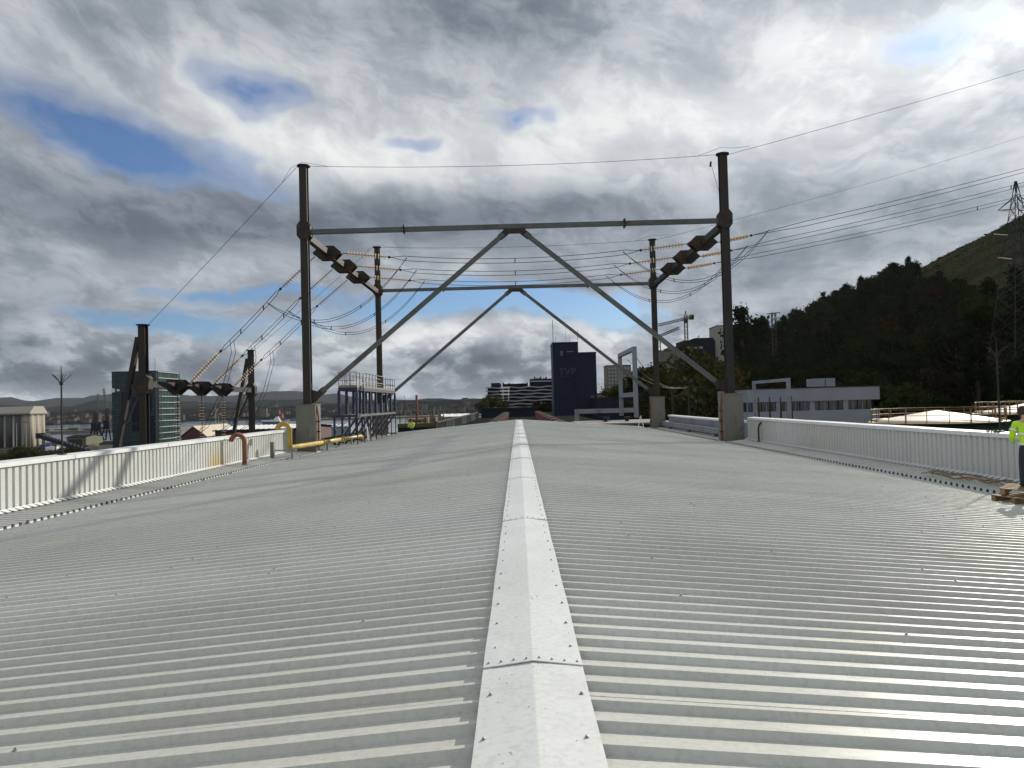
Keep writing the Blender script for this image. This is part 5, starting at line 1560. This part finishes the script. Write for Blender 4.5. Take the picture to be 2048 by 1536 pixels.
# harbour cranes
def dock_crane(px, pyt, Y, lab, m_, lean, zb=0.0):
    t = P(px, pyt, Y)
    H = t.z - zb
    x = t.x - lean
    e = empty('harbour_crane', (x, Y, zb), lab, 'crane', 'harbour cranes')
    mb = MB()
    for sx in (-1, 1):
        for sy in (-1, 1): mb.bar((x + sx * 4, Y + sy * 4, zb), (x + sx * 1.8, Y + sy * 1.8, zb + H * 0.22), 0.8)
    mb.box(x - 2.6, x + 2.6, Y - 2.6, Y + 2.6, zb + H * 0.22, zb + H * 0.25)
    mb.build('portal_legs', m_, e)
    MB().box(x - 2.2, x + 2.2, Y - 2.5, Y + 2.5, zb + H * 0.25, zb + H * 0.38).build('machine_house', m_, e)
    mb = MB(); lattice_bar(mb, (x, Y, zb + H * 0.38), (x - 0.4, Y, zb + H * 0.62), 1.6, 0.35, 5); mb.build('tower', m_, e)
    mb = MB(); lattice_bar(mb, (x + 1.0, Y, zb + H * 0.36), (t.x, Y, t.z), 1.2, 0.17, 12); mb.build('jib', M_LATT, e)
    MB().bar((x - 0.4, Y, zb + H * 0.62), (t.x, Y, t.z), 0.14).build('stay', M_LATT, e)
    return e
dock_crane(196, 788, 560, 'harbour crane with shorter pale jib beside the silo', M_DARKB, 2.0)
dock_crane(207, 777, 566, 'taller harbour crane with slender jib left of glass tower', M_DARKB, -3.0)
dock_crane(563, 798, 1150, 'red dockside crane beside the moored ship', M_REDV, 0.5, -2.0)
dock_crane(808, 791, 1500, 'tiny grey crane on the far shore skyline', M_LATT, -6.0, -2.0)
dock_crane(551, 786, 1500, 'slim grey crane far behind the red one', M_LATT, -5.0, -2.0)
# ship
sp_ = P(545, 846, 1140)
sh = empty('moored_ship', (sp_.x, 1140, -2), 'small white and blue ship moored beyond the maroon shed', 'ship')
MB().prism([(sp_.x - 13, -2.1), (sp_.x + 11.5, -2.1), (sp_.x + 12.5, 1.2), (sp_.x - 15.5, 2.2)], 'y', 1137, 1143).build('hull', M_BLUEV, sh)
MB().prism([(sp_.x - 15.5, 2.2), (sp_.x + 12.5, 1.2), (sp_.x + 12.5, 2.6), (sp_.x - 15.8, 3.4)], 'y', 1136.9, 1143.1).build('bulwark', M_WHITE, sh)
MB().box(sp_.x + 3, sp_.x + 11, 1138, 1142, 2.6, 6.2).build('deck_house', M_WHITE, sh)
MB().box(sp_.x + 5, sp_.x + 9.5, 1138.4, 1141.6, 6.2, 8.6).build('bridge', M_WHITE, sh)
MB().tube([(sp_.x - 6, 1140, 2.5), (sp_.x - 6, 1140, 10)], 0.25, 6).build('mast', M_STEELD, sh)
# sheds
def gable(name, px0, px1, pyr, Y, depth, hgt, wallm, roofm, lab, axis='x', ribs=0):
    a, b = P(px0, pyr, Y), P(px1, pyr, Y)
    zr2 = (a.z + b.z) / 2; ze = zr2 - hgt
    e = empty(name, ((a.x + b.x) / 2, Y + depth / 2, 0), lab, 'shed')
    if axis == 'x':
        MB().prism([(Y, 0), (Y, ze), (Y + depth / 2, zr2 - 0.1), (Y + depth, ze), (Y + depth, 0)], 'x', a.x, b.x).build('wall', wallm, e)
        for s, y0 in ((0, Y - 0.4), (1, Y + depth + 0.4)):
            MB().add([(a.x - .3, y0, ze), (b.x + .3, y0, ze), (b.x + .3, Y + depth / 2, zr2), (a.x - .3, Y + depth / 2, zr2),
                      (a.x - .3, y0, ze + .15), (b.x + .3, y0, ze + .15), (b.x + .3, Y + depth / 2, zr2 + .15), (a.x - .3, Y + depth / 2, zr2 + .15)], MB.BOXF).build('roof', roofm, e)
        for k in range(ribs):
            x = a.x + (b.x - a.x) * (k + 0.5) / ribs
            MB().bar((x, Y - 0.5, ze + 0.22), (x, Y + depth / 2, zr2 + 0.22), 0.35, 0.10).build('roof_light', M_WHITE, e)
    else:
        MB().prism([(a.x, 0), (a.x, ze), ((a.x + b.x) / 2, zr2 - 0.1), (b.x, ze), (b.x, 0)], 'y', Y, Y + depth).build('wall', wallm, e)
        for x0, x1 in ((a.x - .3, (a.x + b.x) / 2), ((a.x + b.x) / 2, b.x + .3)):
            z0, z1 = (ze, zr2) if x0 < a.x else (zr2, ze)
            MB().add([(x0, Y - .4, z0), (x1, Y - .4, z1), (x1, Y + depth + .4, z1), (x0, Y + depth + .4, z0),
                      (x0, Y - .4, z0 + .15), (x1, Y - .4, z1 + .15), (x1, Y + depth + .4, z1 + .15), (x0, Y + depth + .4, z0 + .15)], MB.BOXF).build('roof', roofm, e)
    return e, a, b, ze
gable('maroon_shed', 430, 612, 855, 118, 16, 0.42, M_MAROON, M_DROOF, 'long maroon shed with white roof ribs beyond left parapet', 'x', 17)
e, a, b, ze = gable('tan_shed', 362, 412, 853, 190, 22, 2.6, M_MAROON, M_TAN, 'maroon gabled shed with pale tan roof right of glass tower', 'y')
MB().box(b.x - 3.2, b.x - 1.0, 189.8, 190, 0, ze - 1.5).build('door', M_CREAM, e)
e, a, b, ze = gable('green_shed', 133, 172, 871, 400, 16, 1.0, mat('khaki_wall', (0.10, 0.11, 0.07), 0.8), M_DROOF, 'dark flat green shed on the quay beside the conveyor', 'x')
MB().box(a.x + 1.2, a.x + 8, 399.8, 400, 0, ze - 1).build('door', M_BLACK, e)
gable('white_shed', 198, 228, 884, 300, 10, 0.8, M_CREAM, M_DROOF, 'low cream shed just left of the glass tower', 'x')
gable('quay_shed', 640, 700, 850, 300, 18, 0.8, M_OFFICE, M_GALV, 'white roofed shed behind the near left plinth', 'x', 6)
gable('quay_shed', 880, 935, 829, 260, 14, 0.8, M_OFFICE, M_WHITE, 'low white roofed shed beyond the louvred screen', 'x', 4)
# conveyor
cv = empty('conveyor', P(130, 905, 330), 'dark inclined conveyor gallery rising to the silo foot', 'conveyor')
c0, c1 = P(80, 872, 350), P(178, 903, 310)
MB().bar(c0, c1, 2.0, 1.6).build('gallery', M_DARKB, cv)
for t in (0.1, 0.35, 0.6, 0.85):
    p = c0.lerp(c1, t)
    MB().bar((p.x, p.y, 0), (p.x, p.y, p.z - 0.8), 0.4).build('trestle_leg', M_STEELD, cv)
for t in [i / 14 for i in range(15)]:
    p = c0.lerp(c1, t)
    MB().box(p.x - 0.4, p.x + 0.4, p.y - 0.5, p.y + 0.5, p.z + 0.7, p.z + 1.2).build('roller_hood', M_BLACK, cv)
MB().box(c0.x - 1.5, c0.x + 3.0, 349, 353, c0.z - 1.2, c0.z + 1.3).build('head_house', M_BLACK, cv)
dm = P(160, 880, 370)
tag(MB().lathe([(5.5, 0), (5.0, 2.2), (3.6, 4.0), (1.4, 5.0), (0.05, 5.2)], (P(192, 880, 380).x, 380, 0), (0, 0, 1), 16).build('stock_pile', mat('gravel_heap', (0.17, 0.14, 0.10), 0.95, 0, 0.3, 0.8)), 'brown conical stock pile by the harbour cranes', 'stock pile')

# lamp posts
for px, pyt, Y in ((26, 838, 300), (33, 846, 330), (52, 845, 310), (431, 812, 240), (437, 826, 300), (868, 812, 150)):
    p = P(px, pyt, Y)
    e = empty('lamp_post', (p.x, Y, 0), {26: 'tall lamp post nearest the left frame edge', 33: 'middle lamp post of three before the silo', 52: 'rightmost lamp post of three before the silo', 431: 'tall lamp post between hanging insulators', 437: 'shorter lamp post between hanging insulators', 868: 'grey lamp post beyond the pipe rack'}[px], 'lamp post', 'yard lamp posts')
    MB().tube([(p.x, Y, 0), (p.x, Y, p.z)], [0.16, 0.09], 6).build('pole', M_BANDW, e)
    MB().bar((p.x - 1.1, Y, p.z), (p.x + 1.1, Y, p.z), 0.3, 0.16).build('lamp_head', M_LATT, e)

# vehicles and boxes in the yard
def truck(px, py, Y, lab, trailer, cabm, s=1.0, rz=0.0):
    p = P(px, py, Y)
    e = empty('truck', (p.x, Y, 0), lab, 'truck', 'trucks parked in the yard')
    x, y = p.x, Y
    MB().box(x - 5.5, x + 2.5, y - 1.25, y + 1.25, 1.1, 3.9).build('trailer', trailer, e)
    MB().prism([(x + 2.8, 0.6), (x + 2.8, 3.3), (x + 4.2, 3.3), (x + 4.9, 1.9), (x + 5.0, 0.6)], 'y', y - 1.2, y + 1.2).build('cab', cabm, e)
    MB().box(x + 4.3, x + 4.75, y - 1.22, y + 1.22, 2.0, 2.8).build('windscreen', M_GLASSD, e)
    for xx in (-4.5, -3.3, 1.6, 3.6):
        for s2 in (-1, 1):
            MB().lathe([(0.5, -0.15), (0.5, 0.15)], (x + xx, y + s2 * 1.05, 0.5), (0, 1, 0), 10).build('wheel', M_BLACK, e)
    return e
def pY(px, py): 
    """distance at which the yard ground is seen at this photo pixel"""
    d = CAM_ROT @ Vector(((px - 1024.0) / FPX, (768.0 - py) / FPX, -1.0))
    return -CAM_LOC.z / d.z * d.y
truck(6, 926, pY(6, 930), 'blue truck with white cab at the left frame edge', M_BLUEV, M_WHITE)
truck(112, 915, pY(112, 918), 'truck with blue box half hidden behind lightning rod', M_BLUEV, M_CREAM)
truck(188, 902, pY(188, 905), 'truck with brown box parked left of the glass tower', M_MAROON, M_WHITE)
def container(px, py, m_, lab, w_c=6.0):
    Y = pY(px, py); p = P(px, py, Y)
    e = empty('shipping_container', (p.x, Y, 0), lab, 'container', 'containers in the yard')
    MB().box(p.x - w_c / 2, p.x + w_c / 2, Y - 1.2, Y + 1.2, 0.05, 2.6).build('shell', m_, e)
    mb = MB()
    for k in range(14):
        x = p.x - w_c / 2 + w_c * (k + 0.5) / 14
        mb.box(x - 0.09, x + 0.09, Y - 1.26, Y - 1.204, 0.2, 2.5)
    tag(mb.build('corrugations', m_, e), kind='stuff')
    for sx in (-1, 1):
        MB().box(p.x + sx * (w_c / 2 - 0.08) - 0.09, p.x + sx * (w_c / 2 - 0.08) + 0.09, Y - 1.28, Y - 1.203, 0.03, 2.63).build('corner_post', M_STEELD, e)
cl = [M_BLUEV, M_WHITE, M_RUST, M_CREAM, M_BLUEV, M_GALV, M_WHITE, M_MAROON]
cn = ['blue', 'white', 'rust brown', 'cream', 'dark blue', 'grey', 'pale', 'maroon']
for k, (px, py) in enumerate(((92, 898), (104, 903), (140, 908), (206, 898), (152, 903), (222, 904), (388, 880), (420, 884))):
    container(px, py, cl[k], f'{cn[k]} shipping container ' + ('behind the conveyor foot', 'right of the blue one by the conveyor', 'in the yard below the green shed', 'beside the glass tower foot', 'below the conveyor in the yard', 'touching the glass tower left edge', 'under the tan roofed shed', 'between the hanging insulators')[k])
def van(px, py, m_, lab):
    Y = pY(px, py); p = P(px, py, Y); x = p.x
    e = empty('parked_van', (x, Y, 0), lab, 'van', 'vans parked in the yard')
    MB().prism([(x - 2.6, 0.35), (x - 2.6, 2.1), (x + 1.0, 2.15), (x + 1.9, 1.25), (x + 2.6, 1.1), (x + 2.7, 0.35)], 'y', Y - 0.9, Y + 0.9).build('body', m_, e)
    MB().box(x + 0.2, x + 1.1, Y - 0.93, Y - 0.905, 1.25, 1.9).build('side_window', M_GLASSD, e)
    for xx in (-1.7, 1.7):
        for s2 in (-1, 1): MB().lathe([(0.34, -0.1), (0.34, 0.1)], (x + xx, Y + s2 * 0.86, 0.34), (0, 1, 0), 10).build('wheel', M_BLACK, e)
for px, py, m_, lab in ((124, 897, M_WHITE, 'white van below the green quay shed'), (148, 897, M_WHITE, 'white van right of the first one by conveyor'), (170, 909, M_CREAM, 'cream van near the coping left of glass tower'), (182, 910, M_WHITE, 'white van beside the cream one'), (216, 893, M_CREAM, 'cream van before the low cream shed'), (450, 880, M_WHITE, 'white van under the right hanging insulator')):
    van(px, py, m_, lab)

# ================================================================== people
def skinned(name, joints, edges, radii, m_, parent, root=0, sub=2):
    off = wloc(parent)
    me = bpy.data.meshes.new(name)
    me.from_pydata([Vector(j) - off for j in joints], edges, [])
    o = bpy.data.objects.new(name, me); COL.objects.link(o)
    o.modifiers.new('skin', 'SKIN').use_smooth_shade = True
    sd = o.modifiers.new('sub', 'SUBSURF'); sd.levels = sub; sd.render_levels = sub
    for i, v in enumerate(me.skin_vertices[0].data):
        r_ = radii[i]
        v.radius = r_ if isinstance(r_, tuple) else (r_, r_)
        v.use_root = (i == root)
    dg = bpy.context.evaluated_depsgraph_get(); dg.update()
    new = bpy.data.meshes.new_from_object(o.evaluated_get(dg))
    bpy.data.objects.remove(o)
    new.materials.clear(); new.materials.append(m_)
    new.polygons.foreach_set('use_smooth', [True] * len(new.polygons))
    return link(name, new, parent)
def person(loc, rz, label, bend=0.12, cap=M_HAIR):
    """standing worker in hi-vis, facing local +Y, forearms forward"""
    e = empty('person', (0, 0, 0), label, 'person')
    J, E, Rd = [], [], []
    def chain(pts, start=None):
        prev = start
        for p, r_ in pts:
            J.append(p); Rd.append(r_)
            if prev is not None: E.append((prev, len(J) - 1))
            prev = len(J) - 1
        return prev
    f = bend
    pel = chain([((0, 0, .95), (.145, .11))])
    chest = chain([((0, .02, 1.12), (.13, .10)), ((0, .06 + f * .3, 1.32), (.155, .11)), ((0, .05 + f * .5, 1.45), (.12, .085))], pel)
    neck = chain([((0, .06 + f * .6, 1.54), .055), ((0, .10 + f * .8, 1.63), .075), ((0, .11 + f * .9, 1.72), .095), ((0, .11 + f * .9, 1.79), .06)], chest)
    for s in (-1, 1):
        chain([((s * .19, .05 + f * .5, 1.42), .065), ((s * .27, .02 + f * .4, 1.14), .048), ((s * .23, .26 + f * .4, 1.02), .036), ((s * .21, .34 + f * .4, 1.02), .032)], chest)
        chain([((s * .10, 0, .86), .095), ((s * .12, .03, .50), .062), ((s * .13, -.01, .10), .045), ((s * .13, .02, .05), .05), ((s * .14, .15, .035), .036)], pel)
    skinned('body', J, E, Rd, M_SKIN, e)
    # fingers, five to a hand, closed round nothing in particular
    for s in (-1, 1):
        hx, hy, hz = s * .21, .36 + f * .4, 1.02
        for k, (dx_, L) in enumerate(((-.030, .060), (-.010, .072), (.010, .068), (.030, .055))):
            MB().tube([(hx + dx_, hy, hz), (hx + dx_, hy + L * .6, hz - .012), (hx + dx_, hy + L * .8, hz - .045)], [.010, .009, .007], 6).build('finger', M_SKIN, e, True)
        MB().tube([(hx - s * .03, hy - .03, hz), (hx - s * .062, hy + .012, hz - .01), (hx - s * .055, hy + .045, hz - .03)], [.012, .010, .008], 6).build('thumb', M_SKIN, e, True)
    J, E, Rd = [], [], []
    hip = chain([((0, 0, .86), (.185, .15))])
    ch2 = chain([((0, .01, 1.0), (.18, .145)), ((0, .05 + f * .2, 1.22), (.185, .15)), ((0, .05 + f * .5, 1.42), (.165, .125)), ((0, .06 + f * .55, 1.50), (.09, .08))], hip)
    for s in (-1, 1):
        chain([((s * .205, .05 + f * .5, 1.41), .085), ((s * .285, .02 + f * .4, 1.15), .072), ((s * .245, .20 + f * .4, 1.04), .058), ((s * .235, .25 + f * .4, 1.03), .052)], ch2 - 1)
    jk = skinned('jacket', J, E, Rd, M_LIME, e)
    for z0 in (0.98, 1.20):
        pts = []
        for k in range(25):
            a_ = 2 * math.pi * k / 24
            pts.append((0.200 * math.cos(a_), .03 + (z0 - 1) * .2 + 0.166 * math.sin(a_), z0))
        mb = MB()
        for k in range(24):
            p, q = Vector(pts[k]), Vector(pts[k + 1])
            mb.quad(p - Vector((0, 0, .026)), q - Vector((0, 0, .026)), q + Vector((0, 0, .026)), p + Vector((0, 0, .026)))
        mb.build('reflective_band', M_SIL, jk)
    for s in (-1, 1):
        c0, c1 = Vector((s * .235, .04 + f * .45, 1.30)), Vector((s * .262, .03 + f * .43, 1.24))
        MB().lathe([(.090, -.025), (.091, .025)], (c0 + c1) / 2, c1 - c0, 14, False).build('sleeve_band', M_SIL, jk)
    J, E, Rd = [], [], []
    hp2 = chain([((0, 0, 1.0), (.165, .13)), ((0, 0, .90), (.165, .135))])
    for s in (-1, 1):
        chain([((s * .095, 0, .80), .115), ((s * .12, .03, .50), .085), ((s * .13, -.005, .12), .075), ((s * .13, -.005, .06), .078)], hp2)
    skinned('trousers', J, E, Rd, M_TROU, e, 1)
    for s in (-1, 1):
        skinned('boot', [(s * .13, -.02, .10), (s * .13, -.02, .045), (s * .135, .10, .04), (s * .14, .19, .032)], [(0, 1), (1, 2), (2, 3)], [.062, .062, .052, .040], M_BLACK, e)
    # short dark hair over the back and top of the head
    MB().lathe([(.080, -.15), (.108, -.08), (.118, 0), (.114, .05), (.088, .10), (.03, .125)], (0, .075 + f * .9, 1.71), (0, -.25, 1), 16).build('hair', M_HAIR, e, True)
    e.location = loc; e.rotation_euler = (0, 0, rz)
    return e
person((11.54, 17.65, 17.40), R(-22), 'worker in lime hi-vis jacket and dark trousers at right edge', 0.30)
person((P(823, 850, 74).x, 74.0, 16.55), R(170), 'distant worker in lime vest beyond the left gable', 0.1)
sc2 = empty('scaffold_deck', (P(823, 850, 74).x, 74, 16.0), 'small dark maintenance deck beyond the left gable', 'walkway')
MB().box(-15.5, -9.72, 72.2, 77, 16.35, 16.53).build('deck', M_DROOF, sc2)
for x in (-15.2, -12.5, -10.0):
    MB().box(x - .1, x + .1, 74.4, 74.6, 0, 16.35).build('post', M_STEELD, sc2)

# ================================================================== sea air
M_HAZE = bpy.data.materials.new('haze'); M_HAZE.use_nodes = True
ht = M_HAZE.node_tree
for n in list(ht.nodes):
    if n.type != 'OUTPUT_MATERIAL': ht.nodes.remove(n)
pv = ht.nodes.new('ShaderNodeVolumePrincipled')
pv.inputs['Color'].default_value = (0.80, 0.87, 0.98, 1)
pv.inputs['Density'].default_value = 1.6e-5
pv.inputs['Anisotropy'].default_value = 0.2
ht.links.new(pv.outputs[0], ht.nodes['Material Output'].inputs['Volume'])
hz = MB().box(-13000, 13000, -1000, 15000, -6.0, 420.0).build('haze', M_HAZE)
tag(hz, 'thin pale sea haze over harbour and hills', 'haze', kind='stuff')
